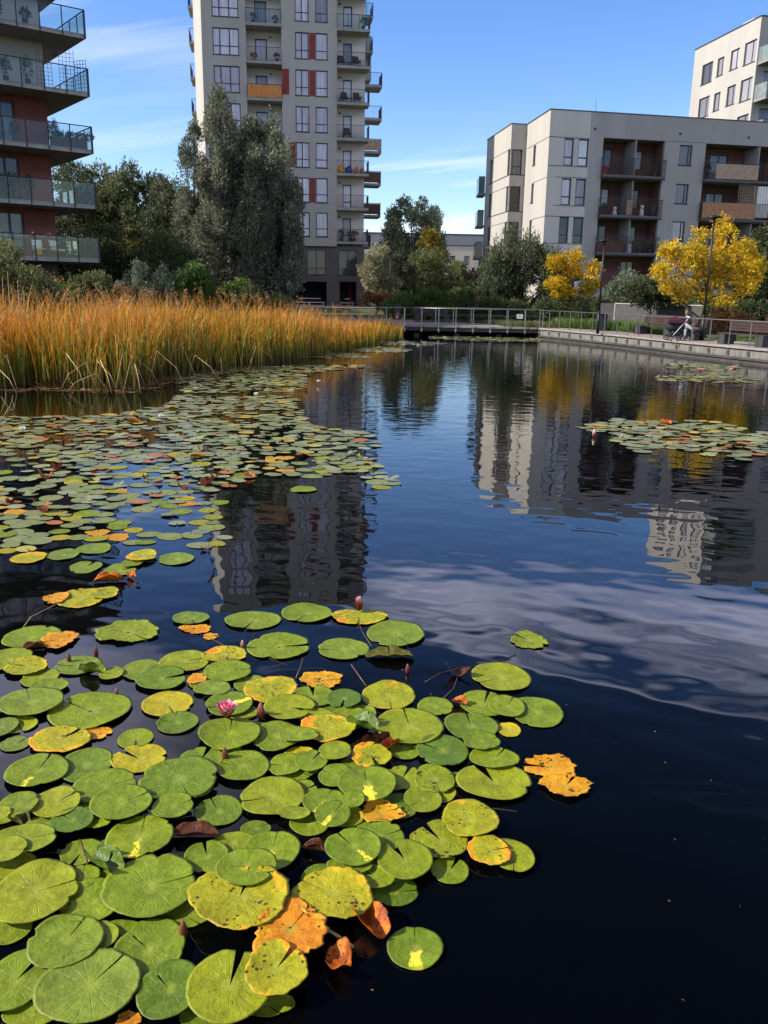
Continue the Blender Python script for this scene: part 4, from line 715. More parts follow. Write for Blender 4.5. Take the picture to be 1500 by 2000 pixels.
# iris-like strap leaves along the path, lawn under the benches
def blades(name, mat, label, X_, Y_, Z_, H_, w, lean, lv0, segs=4, kind='stuff', bend=0.25):
    n = len(X_); ang = rng.uniform(0, 2 * pi, n); ln = rng.uniform(0, lean, n) * H_; tw_ = rng.uniform(0, 2 * pi, n); V = np.empty((n, segs + 1, 2, 3)); fv = np.empty((n, segs))
    for s_ in range(segs + 1):
        f_ = s_ / segs; cx = X_ + np.cos(ang) * ln * f_ ** 2; cy = Y_ + np.sin(ang) * ln * f_ ** 2; cz = Z_ + H_ * (f_ - bend * lean * f_ ** 3); ww = w * (1 - f_) ** 0.6 * 0.5 + 0.0008
        for j, sg_ in enumerate((-1, 1)): V[:, s_, j, 0] = cx + sg_ * ww * np.cos(tw_); V[:, s_, j, 1] = cy + sg_ * ww * np.sin(tw_); V[:, s_, j, 2] = cz
        if s_ < segs: fv[:, s_] = lv0(f_ + 0.5 / segs)
    k = np.arange(n)[:, None] * (2 * (segs + 1)) + np.arange(segs)[None] * 2; Fq = np.stack([k, k + 1, k + 3, k + 2], -1).reshape(-1, 4)
    me = bpy.data.meshes.new(name); me.vertices.add(V.size // 3); me.vertices.foreach_set('co', V.astype(np.float32).ravel()); nf = len(Fq); me.loops.add(4 * nf); me.loops.foreach_set('vertex_index', Fq.astype(np.int32).ravel()); me.polygons.add(nf); me.polygons.foreach_set('loop_start', np.arange(0, 4 * nf, 4, dtype=np.int32)); me.polygons.foreach_set('loop_total', np.full(nf, 4, dtype=np.int32)); me.update(calc_edges=True)
    at = me.attributes.new('lv', 'FLOAT', 'FACE'); at.data.foreach_set('value', np.clip(fv, 0, 1).astype(np.float32).ravel()); me.materials.append(MATS[mat]); o = bpy.data.objects.new(name, me); COL.objects.link(o); return tag(o, label, None, None, kind)
def inpoly(P, poly):
    x, y = P[:, 0], P[:, 1]; ins = np.zeros(len(P), bool)
    for i in range(len(poly)):
        a, b = poly[i], poly[(i + 1) % len(poly)]; ins ^= ((a[1] > y) != (b[1] > y)) & (x < (b[0] - a[0]) * (y - a[1]) / (b[1] - a[1] + 1e-12) + a[0])
    return ins
def fill(poly, n):
    poly = np.array(poly, float); lo, hi = poly.min(0), poly.max(0); out = np.empty((0, 2))
    while len(out) < n: P = rng.uniform(lo, hi, (n * 2, 2)); out = np.vstack([out, P[inpoly(P, poly)]])
    return out[:n]
def GG(px, py, z=0.6): return tuple(G(px, py, z)[:2])
ip = fill([GG(1085, 640), GG(1170, 645), GG(1300, 655), (14.6, 43.5), (13.6, 47.5), (11.4, 50.5), (9.6, 51.6)], 5200); r_ = rng.random(len(ip))
blades('iris_bed', 'leaf_green', 'bed of strap-leaved iris along the path below the garden wall', ip[:, 0], ip[:, 1], np.full(len(ip), 0.5), rng.uniform(0.35, 0.8, len(ip)), 0.04, 0.5, lambda f_: f_ * 0.5 + 0.4 * r_)
ip = fill([GG(985, 638), GG(1088, 641), (10.6, 51.5), (8.5, 53.4), (6, 54)], 2200); r2 = rng.random(len(ip))
blades('ground_cover', 'leaf_olive', 'low mixed green ground cover beyond the footbridge', ip[:, 0], ip[:, 1], np.full(len(ip), 0.5), rng.uniform(0.2, 0.55, len(ip)), 0.05, 0.7, lambda f_: f_ * 0.5 + 0.4 * r2)
lp = [offs(i, 2.62) for i in range(1, 5)]; lpo = [(lp[0][0] + .3, lp[0][1] + 2)] + [tuple(p) for p in lp] + [(27, 17), (21, 33), (17.5, 38.5), (14.5, 43)]
li = fill(lpo, 26000); r3 = rng.random(len(li)); blades('lawn', 'lawn', 'mown lawn strip under and behind the benches', li[:, 0], li[:, 1], np.full(len(li), 0.5), rng.uniform(0.09, 0.2, len(li)), 0.02, 0.6, lambda f_: r3, segs=2)
ly = fill([(10.2, 55), (22, 49.4), (26, 62), (12, 66)], 9000); r4 = rng.random(len(ly)); blades('dry_grass', 'leaf_olive', 'tufted dry grass on the raised ground behind the garden wall', ly[:, 0], ly[:, 1], gz(ly[:, 0], ly[:, 1]) - .02, rng.uniform(0.2, 0.6, len(ly)), 0.035, 0.7, lambda f_: 0.4 + r4 * 0.6, segs=2)

# reeds
RP = [(-13.5, 18.5), (-9.6, 20.3), (-8.2, 20.9), (-6.25, 20.4), (-6.0, 23.6), (-5.0, 25.6), (-4.1, 27.2), (-3.0, 31.5), (-1.5, 37.5), (0.9, 45.6), (0.5, 48.5), (-4, 47.2), (-9.5, 44.8), (-16, 40), (-22, 33), (-22, 24)]
rp = fill(RP, 42000); P0 = np.array(RP[:10]); dd = np.full(len(rp), 1e9)
for a, b in zip(P0[:-1], P0[1:]):
    ab = b - a; q = np.clip(((rp - a) @ ab) / (ab @ ab), 0, 1); dd = np.minimum(dd, np.linalg.norm(rp - a - q[:, None] * ab, axis=1))
kp = rng.random(len(rp)) < np.where(dd < 3.2, 1.0, 0.30); rp = rp[kp]; dd = dd[kp]
gaps = np.sin(rp[:, 0] * 2.1 + np.sin(rp[:, 1] * 1.3) * 1.5) * np.sin(rp[:, 1] * 1.7 + rp[:, 0]); kp = ~((gaps > 0.55) & (dd < 1.3)); rp = rp[kp]; dd = dd[kp]
hh = rng.normal(2.12, 0.34, len(rp)) + 0.25 * np.sin(rp[:, 0] * .9) * np.sin(rp[:, 1] * .35); hh = np.where(dd < 0.5, hh * rng.uniform(0.45, 1.0, len(rp)), hh); hh = np.clip(hh, 0.5, 2.8)
hh = hh * np.interp(rp[:, 1] + rp[:, 0] * .35, [30, 37, 45], [1, 0.72, 0.5]); hh = hh * (1 + .10 * np.sin(rp[:, 0] * 5.3 + 2 * np.sin(rp[:, 1] * 3.1)) * np.sin(rp[:, 1] * 4.7)); hh = hh + np.where((rp[:, 0] < -8) & (rp[:, 1] < 30), 0.18, 0); pat = 0.10 * np.sin(rp[:, 0] * .7 + 1) * np.cos(rp[:, 1] * .23) - 0.10 * np.exp(-((rp[:, 0] + 7.0) / 1.8) ** 2); ri = rng.normal(0, 0.17, len(rp))
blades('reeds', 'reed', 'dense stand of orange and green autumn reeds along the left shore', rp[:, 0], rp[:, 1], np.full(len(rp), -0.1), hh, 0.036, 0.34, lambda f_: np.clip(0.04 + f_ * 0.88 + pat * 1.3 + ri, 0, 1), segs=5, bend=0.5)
sp_ = rp[rng.random(len(rp)) < .025]; hs_ = rng.normal(2.12, .18, len(sp_)) * np.interp(sp_[:, 1] + sp_[:, 0] * .35, [30, 37, 45], [1, 0.72, 0.5]); cl_ = np.repeat(np.column_stack([sp_, hs_]), 16, 0); cl_ += rng.normal(size=cl_.shape) * (.025, .025, .075); dr_ = rng.normal(size=cl_.shape) * .5 + (.35, -.1, .5)
pl_ = leafmesh('reed_plumes', 'dry_plume', cl_, dr_, rng.uniform(.05, .12, len(cl_)), .018, rng.uniform(0, 1, len(cl_))); tag(pl_, 'feathery tan seed heads over the orange reeds', None, None, 'stuff')
li_ = fill([(-9.6, 19.9), (-8.2, 20.4), (-6.0, 20.0), (-5.6, 23.6), (-4.7, 25.6), (-3.8, 27.2), (-4.6, 27.6), (-6.3, 24), (-8, 21.6)], 700); bl_ = np.column_stack([li_, np.full(len(li_), .012)]); dl_ = rng.normal(size=bl_.shape) * (1, 1, .08); lt_ = leafmesh('reed_litter', 'dry_plume', bl_, dl_, rng.uniform(.15, .6, len(bl_)), .018, rng.uniform(0, .8, len(bl_))); tag(lt_, 'dead reed litter lying on the water along the reed edge', None, None, 'stuff')
# bent-over and broken stalks at the reed edge, lone stalks near the left frame edge
for i in range(16):
    j = rnd.randrange(3, 7) if i < 12 else rnd.randrange(2, 4); a, b = P0[j - 1], P0[j]; q = a + (b - a) * rnd.random() + np.array((0.15, -0.2)); an = rnd.uniform(0, 2 * pi); l_ = rnd.uniform(0.7, 1.5); hq = rnd.uniform(0.3, 0.9)
    o = MB().tube([(q[0], q[1], -.05), (q[0] + cos(an) * l_ * .3, q[1] + sin(an) * l_ * .3, hq), (q[0] + cos(an) * l_ * .8, q[1] + sin(an) * l_ * .8, hq * 0.55), (q[0] + cos(an) * l_, q[1] + sin(an) * l_, 0.05)], [0.012, 0.010, 0.008, 0.004], 5).obj('reed_stalk', 'dry_reed', None, True)
    tag(o, 'dry broken reed stalk bent over the water at the reed edge', 'reed', 'broken reed stalks')
for i, (px, py, tx, ty) in enumerate(((2, 806, 12, 762), (8, 812, 26, 772), (18, 806, 2, 775), (28, 800, 22, 780))):
    a = G(px, py); b = AT(tx, ty, a[1] - .1); o = MB().tube([a, (a + b) / 2 + np.array((0.03, 0, 0)), b], [0.009, 0.007, 0.003], 5).obj('reed_stalk', 'dry_reed', None, True)
    tag(o, 'thin pale dry stalk standing alone in the water at the left edge', 'reed', 'lone stalks at the left edge')
for i, (px, tp) in enumerate(((15, 530), (34, 548), (2, 540), (40, 560))):
    a = np.array((RATIO(px, 600) * 24, 24.0, 0)); b = AT(px + rnd.uniform(-6, 6), tp, 24.0); o = MB().tube([a, (a + b) / 2, b], [0.014, 0.012, 0.006], 5).obj('reed_stalk', 'dry_reed', None, True)
    tag(o, 'tall bare stalk sticking out above the reeds at the left edge', 'reed', 'tall bare stalks above the reeds')

# ---------------------------------------------------------------- path furniture
def lamp(base, top, label, arm=(-0.5, 0.0)):
    base = np.array(base); r = thing('street_lamp', tuple(base), label, 'street lamp', 'park lamps along the shore'); x, y = base[:2]; t_ = top
    MB().tube([(x, y, base[2]), (x, y, base[2] + 1.1)], 0.075, 10).tube([(x, y, base[2] + 1.1), (x, y, t_)], [0.05, 0.035], 10).obj('pole', 'dark_metal', r, True)
    MB().tube([(x, y, t_ - .16), (x, y, t_ - .03)], [0.035, 0.10], 12).tube([(x, y, t_ - .03), (x, y, t_ + .02), (x, y, t_ + .07)], [0.34, 0.32, 0.10], 18).obj('lamp_head', 'dark_metal', r, True)
    return r
lamp((*GG(1370, 665), 0.58), zt(1387, 424, GG(1370, 665)[1]), 'nearest black lamp post, standing against the large golden tree')
lamp((*GG(1167, 651), 0.58), zt(1176, 470, GG(1167, 651)[1]), 'slim black lamp post between the small golden tree and the dark wall')
lamp((RATIO(808, 590) * 60, 60, 0.5), zt(812, 466, 60), 'black lamp post in front of the airy poplar, right one of the pair')
lamp((RATIO(761, 590) * 72, 72, 0.6), zt(764, 494, 72), 'black lamp post near the tower corner, left one of the pair')
def bench(A, B, label, back=True, z=0.6):
    A = np.array(A, float); B = np.array(B, float); f_ = FR(A, B); L_ = f_.L; r = thing('park_bench', (*((A + B) / 2), z), label, 'bench', 'dark wooden benches along the path')
    for u in (0.05, L_ - .45): MB().fb(f_, u, u + .4, -.5, -.02, z, z + .40).obj('leg', 'bench_block', r)
    s_ = MB()
    for k in range(5): s_.fb(f_, 0, L_, -.52 + .105 * k, -.43 + .105 * k, z + .405, z + .45)
    s_.obj('seat', 'bench_wood', r)
    if back:
        b_ = MB()
        for k in range(4): b_.fb(f_, 0, L_, -.60 - .02 * k, -.56 - .02 * k, z + .52 + .11 * k, z + .615 + .11 * k)
        b_.obj('backrest', 'bench_wood', r)
        for u in (.25, L_ - .3): MB().fb(f_, u, u + .05, -.70, -.64, z + .1, z + .95).obj('support', 'dark_metal', r)
    return r
bench(GG(812, 629), GG(880, 629.5), 'dark bench on the paved walk just behind the footbridge railing')
bench(GG(1236, 651.5), GG(1304, 658.5), 'dark brown bench left of the pram')
PB = bench(GG(1312, 660.5), GG(1356, 665), 'dark bench under the seated person')
bench(GG(1398, 671), GG(1489, 679.5), 'large dark bench right of the nearest lamp post')
bench(GG(1466, 650), GG(1540, 655), 'reddish bench at the right edge behind the large dark one')
def bin_(p, h, label, w=.19):
    r = thing('litter_bin', (*p, 0.6), label, 'litter bin'); MB().box(p[0] - w, p[0] + w, p[1] - w, p[1] + w, 0.58, 0.6 + h).obj('body', 'bench_block', r); MB().box(p[0] - w - .02, p[0] + w + .02, p[1] - w - .02, p[1] + w + .02, 0.603 + h, 0.65 + h).box(p[0] - w * .5, p[0] + w * .5, p[1] - w - .012, p[1] - w - .002, 0.6 + h * .78, 0.6 + h * .9).obj('lid', 'dark_metal', r)
bin_(GG(1176, 646), 0.85, 'grey litter bin beside the iris bed and second lamp post'); bin_(GG(776, 624), 0.95, 'dark litter bin at the left end of the footbridge bench', .22)

# person sitting with one leg crossed, looking down at something in the hands
pc = np.array(GG(1337, 663)); fd = np.array((-0.45, -0.89)); sdv = np.array((0.89, -0.45))
def pp(f_, s_, z): q = pc + fd * f_ + sdv * s_; return (q[0], q[1], 0.6 + z)
def skinmesh(name, nodes, edges, mat, parent, sub=1):
    o0 = ORG[parent.name]; me = bpy.data.meshes.new(name); me.from_pydata([tuple(np.array(n_[0]) - np.array(o0)) for n_ in nodes], edges, []); me.materials.append(MATS[mat])
    o = bpy.data.objects.new(name, me); COL.objects.link(o); o.parent = parent; sk = o.modifiers.new('skin', 'SKIN'); sk.use_smooth_shade = True
    for i, n_ in enumerate(nodes): me.skin_vertices[0].data[i].radius = (n_[1], n_[1]); me.skin_vertices[0].data[i].use_root = (i == 0)
    if sub: o.modifiers.new('sub', 'SUBSURF').levels = sub; o.modifiers['sub'].render_levels = sub
    return o
pr_ = thing('person', (*pc, 0.6), 'person in a black top and pale grey trousers sitting with crossed legs, looking down', 'person')
nd = [(pp(-.1, 0, .50), .13), (pp(-.12, 0, .68), .125), (pp(-.10, 0, .86), .14), (pp(-.06, 0, .99), .085), (pp(-.02, 0, 1.05), .05), (pp(.04, 0, 1.10), .055),
      (pp(-.08, .17, .93), .055), (pp(.02, .22, .72), .042), (pp(.20, .09, .74), .032), (pp(.27, .05, .77), .028), (pp(-.08, -.17, .93), .055), (pp(.02, -.22, .72), .042), (pp(.20, -.07, .74), .032), (pp(.27, -.03, .77), .028),
      (pp(.0, .10, .50), .085), (pp(.38, .08, .53), .062), (pp(.44, .07, .28), .05), (pp(.42, .06, .07), .036), (pp(.54, .05, .03), .03),
      (pp(.0, -.10, .52), .085), (pp(.36, .02, .66), .062), (pp(.50, .26, .52), .05), (pp(.56, .42, .36), .036), (pp(.64, .46, .30), .03)]
ed = [(0, 1), (1, 2), (2, 3), (3, 4), (4, 5), (2, 6), (6, 7), (7, 8), (8, 9), (2, 10), (10, 11), (11, 12), (12, 13), (0, 14), (14, 15), (15, 16), (16, 17), (17, 18), (0, 19), (19, 20), (20, 21), (21, 22), (22, 23)]
for h0, s0 in ((9, 1), (13, -1)):
    hp = np.array(nd[h0][0]); 
    for q, (ds, l_) in enumerate(((-.024, .055), (-.008, .065), (.008, .062), (.022, .05), (-.034, .035))):
        k = len(nd); a = hp + np.array((*(fd * .02 + sdv * ds), 0)); b = hp + np.array((*(fd * (.02 + l_ * (.8 if q < 4 else .5)) + sdv * (ds + (-s0 * .02 if q == 4 else 0))), -.012 if q < 4 else .02)); nd += [(tuple(a), .009), (tuple(b), .007)]; ed += [(h0, k), (k, k + 1)]
skinmesh('body', nd, ed, 'skin', pr_)
hc_ = np.array(pp(.06, 0, 1.17)); MB().ball(hc_, (.078, .085, .11), 12, 9).ball(hc_ + np.array((*(fd * .085), -.01)), (.014, .014, .02), 6, 5).ball(hc_ + np.array((*(sdv * .08), 0)), (.012, .015, .025), 6, 5).ball(hc_ - np.array((*(sdv * .08), 0)), (.012, .015, .025), 6, 5).obj('head', 'skin', pr_, True)
MB().ball(hc_ + np.array((*(-fd * .028), .035)), (.104, .106, .115), 12, 9).ball(hc_ + np.array((*(-fd * .09), -.05)), (.05, .05, .09), 8, 6).obj('hair', 'hair', pr_, True)
fe_ = MB()
for sg_ in (-.03, .03): fe_.ball(hc_ + np.array((*(fd * .077 + sdv * sg_), .01)), .009, 6, 4)
fe_.ball(hc_ + np.array((*(fd * .078), -.045)), (.018, .012, .005), 6, 4).obj('face_features', 'hair', pr_)
skinmesh('jacket', [(a, b + .022) for a, b in (nd[0:4] + nd[6:9] + nd[10:13])], [(0, 1), (1, 2), (2, 3), (2, 4), (4, 5), (5, 6), (2, 7), (7, 8), (8, 9)], 'black_cloth', pr_)
skinmesh('trousers', [(nd[0][0], .145)] + [(a, b + .018) for a, b in (nd[14:18] + nd[19:23])], [(0, 1), (1, 2), (2, 3), (3, 4), (0, 5), (5, 6), (6, 7), (7, 8)], 'grey_cloth', pr_)
for a, b in ((17, 18), (22, 23)): A_, B_ = np.array(nd[a][0]), np.array(nd[b][0]); MB().tube([A_ - (B_ - A_) * .4, A_ + (B_ - A_) * .3, B_ + (B_ - A_) * .5], [.045, .052, .03], 8).obj('shoe', 'black_plastic', pr_, True)
ph = thing('phone', pp(.32, .01, .79), 'small dark phone held in both hands of the seated person', 'phone'); q = np.array(pp(.32, .01, .79)); MB().box(q[0] - .035, q[0] + .035, q[1] - .05, q[1] + .02, q[2] - .004, q[2] + .006).obj('body', 'black_plastic', ph); MB().box(q[0] - .03, q[0] + .03, q[1] - .045, q[1] + .015, q[2] + .008, q[2] + .009).obj('screen', 'pane_dark', ph)
# pram with a maroon hood
qc = np.array(GG(1316, 665)); pm_ = thing('pram', (*qc, 0.6), 'maroon pram with pale handle parked left of the seated person', 'pram')
def qq(a, b, z): return (qc[0] + a, qc[1] + b, 0.6 + z)
hd_ = MB(); n1 = 10
for i in range(n1 + 1):
    for j in range(7): th_ = pi * j / 6; u = -.36 + .72 * i / n1; rr_ = 0.25 * (1 - .15 * abs(u)); hd_.v.append(qq(u, -cos(th_) * .22, .72 + sin(th_) * rr_))
for i in range(n1):
    for j in range(6): k = i * 7 + j; hd_.f.append((k, k + 1, k + 8, k + 7)); hd_.a.append(0)
for i in (0, n1): hd_.f.append(tuple(i * 7 + j for j in (range(7) if i else range(6, -1, -1)))); hd_.a.append(0)
hd_.obj('hood', 'maroon_cloth', pm_, False); MB().tube([qq(-.38, 0, .58), qq(0, 0, .55), qq(.38, 0, .58)], [.13, .2, .13], 10).obj('seat', 'black_cloth', pm_, True)
MB().tube([qq(.50, -.2, .98), qq(.36, -.2, .80), qq(-.12, -.2, .22)], .013, 6).tube([qq(.50, .2, .98), qq(.36, .2, .80), qq(-.12, .2, .22)], .013, 6).tube([qq(.50, -.2, .98), qq(.50, .2, .98)], .02, 6).tube([qq(-.2, 0, .55), qq(.25, 0, .2)], .018, 6).obj('frame', 'white_paint', pm_, True)
MB().box(qq(-.2, 0, 0)[0], qq(.2, 0, 0)[0], qc[1] - .16, qc[1] + .16, .78, .94).obj('basket', 'black_cloth', pm_)
for a, b in ((-.25, -.22), (-.25, .22), (.28, -.22), (.28, .22)):
    w_ = MB(); ring = [qq(a + cos(t_) * .11, b, .12 + sin(t_) * .11) for t_ in np.linspace(0, 2 * pi, 15)]; w_.tube(ring, .018, 5, False); wo_ = w_.obj('wheel', 'black_plastic', pm_, True)
    MB().tube([qq(a, b - .02, .12), qq(a, b + .02, .12)], .05, 8).obj('hub', 'steel', wo_)

# ---------------------------------------------------------------- things on the balconies
def plant(p, w, h, mat, label, n=700, pot='planter', leaf=.10, ph_=.35):
    r = thing('potted_plant', p, label, 'plant'); MB().tube([p, (p[0], p[1], p[2] + ph_)], [w * .45, w * .55], 10).obj('pot', pot, r, True)
    P, D, lv = twigs([((p[0], p[1], p[2] + ph_ + h * .5), (w, w, h * .55))], n, .5, 8, .03); leafmesh('foliage', mat, P, D, leaf, leaf * .45, lv, r, p)
def lbp(px, py, w_, z): u = UZ(LFr.sub(0, w_), px, py)[0]; return LFr.p(u, w_, z)
def chair(p, yaw, seat_m, fr_m, label, group=None, s=1.0):
    r = thing('chair', p, label, 'chair', group); c_, s_ = cos(yaw), sin(yaw)
    def T(a, b, z): return (p[0] + s * (a * c_ - b * s_), p[1] + s * (a * s_ + b * c_), p[2] + s * z)
    def bx(mb, x0, x1, y0, y1, z0, z1, tl=0): return mb.hexa([T(x0, y0, z0), T(x1, y0, z0), T(x1, y1, z0), T(x0, y1, z0), T(x0, y0 + tl, z1), T(x1, y0 + tl, z1), T(x1, y1 + tl, z1), T(x0, y1 + tl, z1)])
    for a in (-.28, .24):
        for b in (-.28, .24): bx(MB(), a, a + .04, b, b + .04, 0, .38).obj('leg', fr_m, r)
    for a in (-.31, .27): bx(bx(MB(), a, a + .04, -.3, .28, .56, .60), a, a + .04, -.3, -.26, .38, .56).obj('armrest', fr_m, r)
    bx(MB(), -.27, .27, -.3, .28, .385, .48).obj('seat', seat_m, r); bx(MB(), -.27, .27, .18, .27, .485, .95, .12).obj('backrest', seat_m, r)
zf = LFL[0] + .225; ya = math.atan2(0.616, 0.788)
chair(lbp(75, 480, -1.3, zf), ya, 'cushion', 'bench_wood', 'wooden armchair with white cushions behind the yellow throw on the lowest left balcony'); chair(lbp(112, 480, -1.2, zf), ya + .5, 'cushion', 'bench_wood', 'wooden armchair with white cushions, right of its twin on the lowest left balcony')
q = np.array(lbp(82, 480, -.7, zf)); tb = thing('side_table', tuple(q), 'low table under a bright yellow cloth on the lowest left balcony', 'table'); MB().box(q[0] - .3, q[0] + .3, q[1] - .2, q[1] + .2, q[2] + .4, q[2] + .44).box(q[0] - .22, q[0] + .05, q[1] - .215, q[1] - .203, q[2] + .12, q[2] + .40).obj('cloth', 'yellow_cloth', tb); MB().box(q[0] - .2, q[0] + .2, q[1] - .15, q[1] + .15, q[2], q[2] + .395).obj('base', 'bench_wood', tb)
sl_ = thing('string_lights', tuple(lbp(60, 460, -.1, zf + 1.3)), 'string of small white bulbs hung along the lowest left balcony railing', 'string lights'); wr = []
for i in range(34):
    px = 2 + i * 4.8; sag = abs(sin(i * .48)) * .22; p_ = lbp(px, 470, -0.12, zf + 1.27 - sag); wr.append(p_); MB().ball(p_, .035, 6, 5).obj('bulb', 'bulb', sl_)
MB().tube([(a, b, c_ + .03) for a, b, c_ in wr], .006, 4).obj('cable', 'dark_metal', sl_)
z3 = LFL[2] + .225; plant(lbp(105, 270, -1.6, z3), .35, 1.1, 'leaf_dark', 'small dark conifer in a pot on the middle left balcony', 900); q = lbp(140, 275, -.5, z3)
pt = thing('planter_box', q, 'long dark planter box with low green plants on the middle left balcony', 'planter'); b2 = LFr.sub(0, 0); u_ = UZ(LFr.sub(0, -.5), 140, 275)[0]; MB().fb(LFr, u_ - 1.1, min(u_ + 1.5, 13.85), -.8, -.35, z3, z3 + .55).obj('box', 'planter', pt)
P, D, lv = twigs([(LFr.p(u_ - .8 + .45 * i, -.55, z3 + .68), (.3, .22, .18)) for i in range(5)], 1600, .3, 8, .03); leafmesh('foliage', 'leaf_dark', P, D, .1, .05, lv, pt, q)
for i, px in enumerate((6, 20, 33, 58)):
    plant(lbp(px, 400, -.6, LFL[1] + .225), .3, .9, 'leaf_dark', f'bushy dark plant behind the glass of the second lowest left balcony, {("first", "second", "third", "fourth")[i]} from the left', 800)
for i, (px, k, hh_) in enumerate(((13, 4, .7), (66, 4, .5), (20, 3, .8), (62, 3, 1.0), (28, 2, .7))):
    plant(lbp(px, 250, -.7, LFL[k] + .225), .28, hh_, 'leaf_olive', f'leafy potted plant behind the {("", "", "middle", "second highest", "highest")[k]} left balcony glass, {"nearer the left edge" if i in (0, 2, 4) else "nearer its middle"}', 500)
for i, (px, top, col, w_) in enumerate(((88, .95, 'trellis_rust', -.9), (132, 1.0, 'flashing', -.5), (158, .8, 'flashing', -1.5))):
    q = lbp(px, 150, w_, LFL[3] + .225); t_ = thing('trellis', q, ('rusty red square trellis on the second highest left balcony', 'dark trellis standing above the rail of the second highest left balcony', 'dark tilted trellis at the corner of the second highest left balcony')[i], 'trellis'); m_ = MB(); f2 = FR((q[0] - .4, q[1] - .1 + .3 * (i == 2)), (q[0] + .4, q[1] + .25 - .3 * (i == 2)))
    for j in range(5): m_.fb(f2, j * .19, j * .19 + .02, 0, .02, q[2], q[2] + 1.1 + top)
    for j in range(10): m_.fb(f2, 0, .8, .021, .035, q[2] + .1 + j * .2, q[2] + .12 + j * .2)
    m_.obj('lattice', col, t_)
def onb(u, w_, k, dz=0): return TF.p(u, w_, SLAB[k] + .003 + dz)
for k, us in ((5, (12.0, 13.4)), (4, (12.3, 13.5)), (3, (12.6,))):
    for j, u in enumerate(us): chair(onb(u, -.6, k), .14 + .2 * j, 'black_plastic', 'black_plastic', f'{"left" if j == 0 and len(us) > 1 else "right" if j else "single"} black chair on the {("", "", "", "fourth", "fifth", "sixth")[k]} storey right-hand balcony of the tower', None, 1.05)
def sack(u, k, mat, w_, h, label, name='toy_bag', cat='bag', b=False):
    p = (onb if not b else onb)(u, -.45, k); r = thing(name, p, label, cat); MB().ball((p[0], p[1], p[2] + h * .45), (w_, w_ * .7, h * .5), 9, 7).tube([(p[0], p[1], p[2]), (p[0] + .05, p[1], p[2] + h * 1.05)], [w_ * .8, w_ * .3], 8).obj('body', mat, r, True)
sack(12.0, 2, 'yellow_cloth', .28, .75, 'yellow heap on the cluttered third storey tower balcony'); sack(12.75, 2, 'blue_plastic', .38, .65, 'bright blue heap on the cluttered third storey tower balcony'); sack(13.45, 2, 'orange_plastic', .26, .6, 'orange heap on the cluttered third storey tower balcony'); sack(13.95, 2, 'terracotta', .2, .55, 'terracotta pot shape at the right of the cluttered tower balcony', 'pot', 'pot')
plant(onb(4.4, -.5, 6), .3, .55, 'leaf_olive', 'green plant behind the glass of the upper middle tower balcony', 400); plant(onb(6.3, -.5, 6), .28, .4, 'leaf_olive', 'low plant at the right of the upper middle tower balcony', 300); plant(onb(14.0, -.5, 6), .3, .7, 'leaf_dark', 'dark bushy plant on the upper right tower balcony', 400)
plant(onb(4.4, -.4, 5), .3, .35, 'leaf_rust', 'reddish plant in a trough on the sixth storey middle tower balcony', 300, 'terracotta'); plant(onb(6.4, -.4, 5), .25, .4, 'leaf_dark', 'dark plant at the right of the sixth storey middle tower balcony', 300); plant(onb(13.2, -.4, 0), .5, .6, 'leaf_rust', 'russet climbing plant on the lowest right tower balcony', 900); plant(onb(12.1, -.4, 0), .3, .7, 'leaf_dark', 'dark plant on the lowest right tower balcony beside the russet one', 400)
def mb_(u, k, w_=-.3): return MFr.p(u, w_, FL[k] + .003)
for i, (u, k, mt_, h) in enumerate(((5.0, 0, 'red_plastic', .5), (17.1, 0, 'white_paint', .8), (18.0, 0, 'white_paint', .8), (6.2, 1, 'cushion', .4), (8.6, 1, 'white_paint', .6), (7.8, 2, 'white_paint', .45))):
    p = mb_(u, k); r = thing('balcony_pot' if i not in (1, 2) else 'lantern', p, ('bright red pot on the top left recessed balcony of the long block', 'left white lantern figure on the top right recessed balcony of the long block', 'right white lantern figure on the top right recessed balcony of the long block', 'cream hammock bundle on the middle recessed balcony of the long block', 'white rack on the middle recessed balcony of the long block', 'white stool among plants on the lower recessed balcony of the long block')[i], ('pot', 'lantern', 'lantern', 'hammock', 'rack', 'stool')[i])
    MB().tube([p, (p[0], p[1], p[2] + h)], [.22, .14], 8).ball((p[0], p[1], p[2] + h + .15), .17, 8, 6).obj('body', mt_, r, True)
for i, u in enumerate((8.0, 8.5, 9.0, 9.5)): plant(mb_(u, 2, 0), .22, .7, 'leaf_silver', f'white-flecked plant on the lower recessed balcony of the long block, {("first", "second", "third", "last")[i]} in the row', 260, leaf=.12)
for i, (u, k, mt_, h, lb_) in enumerate(((5.6, 0, 'leaf_rust', .5, 'reddish plant on the top left recessed balcony of the long block'), (9.4, 0, 'leaf_green', .4, 'green plant at the right end of the top left recessed balcony of the long block'), (9.6, 1, 'leaf_pale', .6, 'pale climbing plant on the middle recessed balcony of the long block'), (5.2, 1, 'leaf_olive', .5, 'olive plant at the left end of the middle recessed balcony of the long block'), (14.2, 0, 'leaf_dark', .9, 'dark plant at the left end of the top right recessed balcony of the long block'))): plant(mb_(u, k, -.2), .26, h, mt_, lb_, 260, leaf=.12)
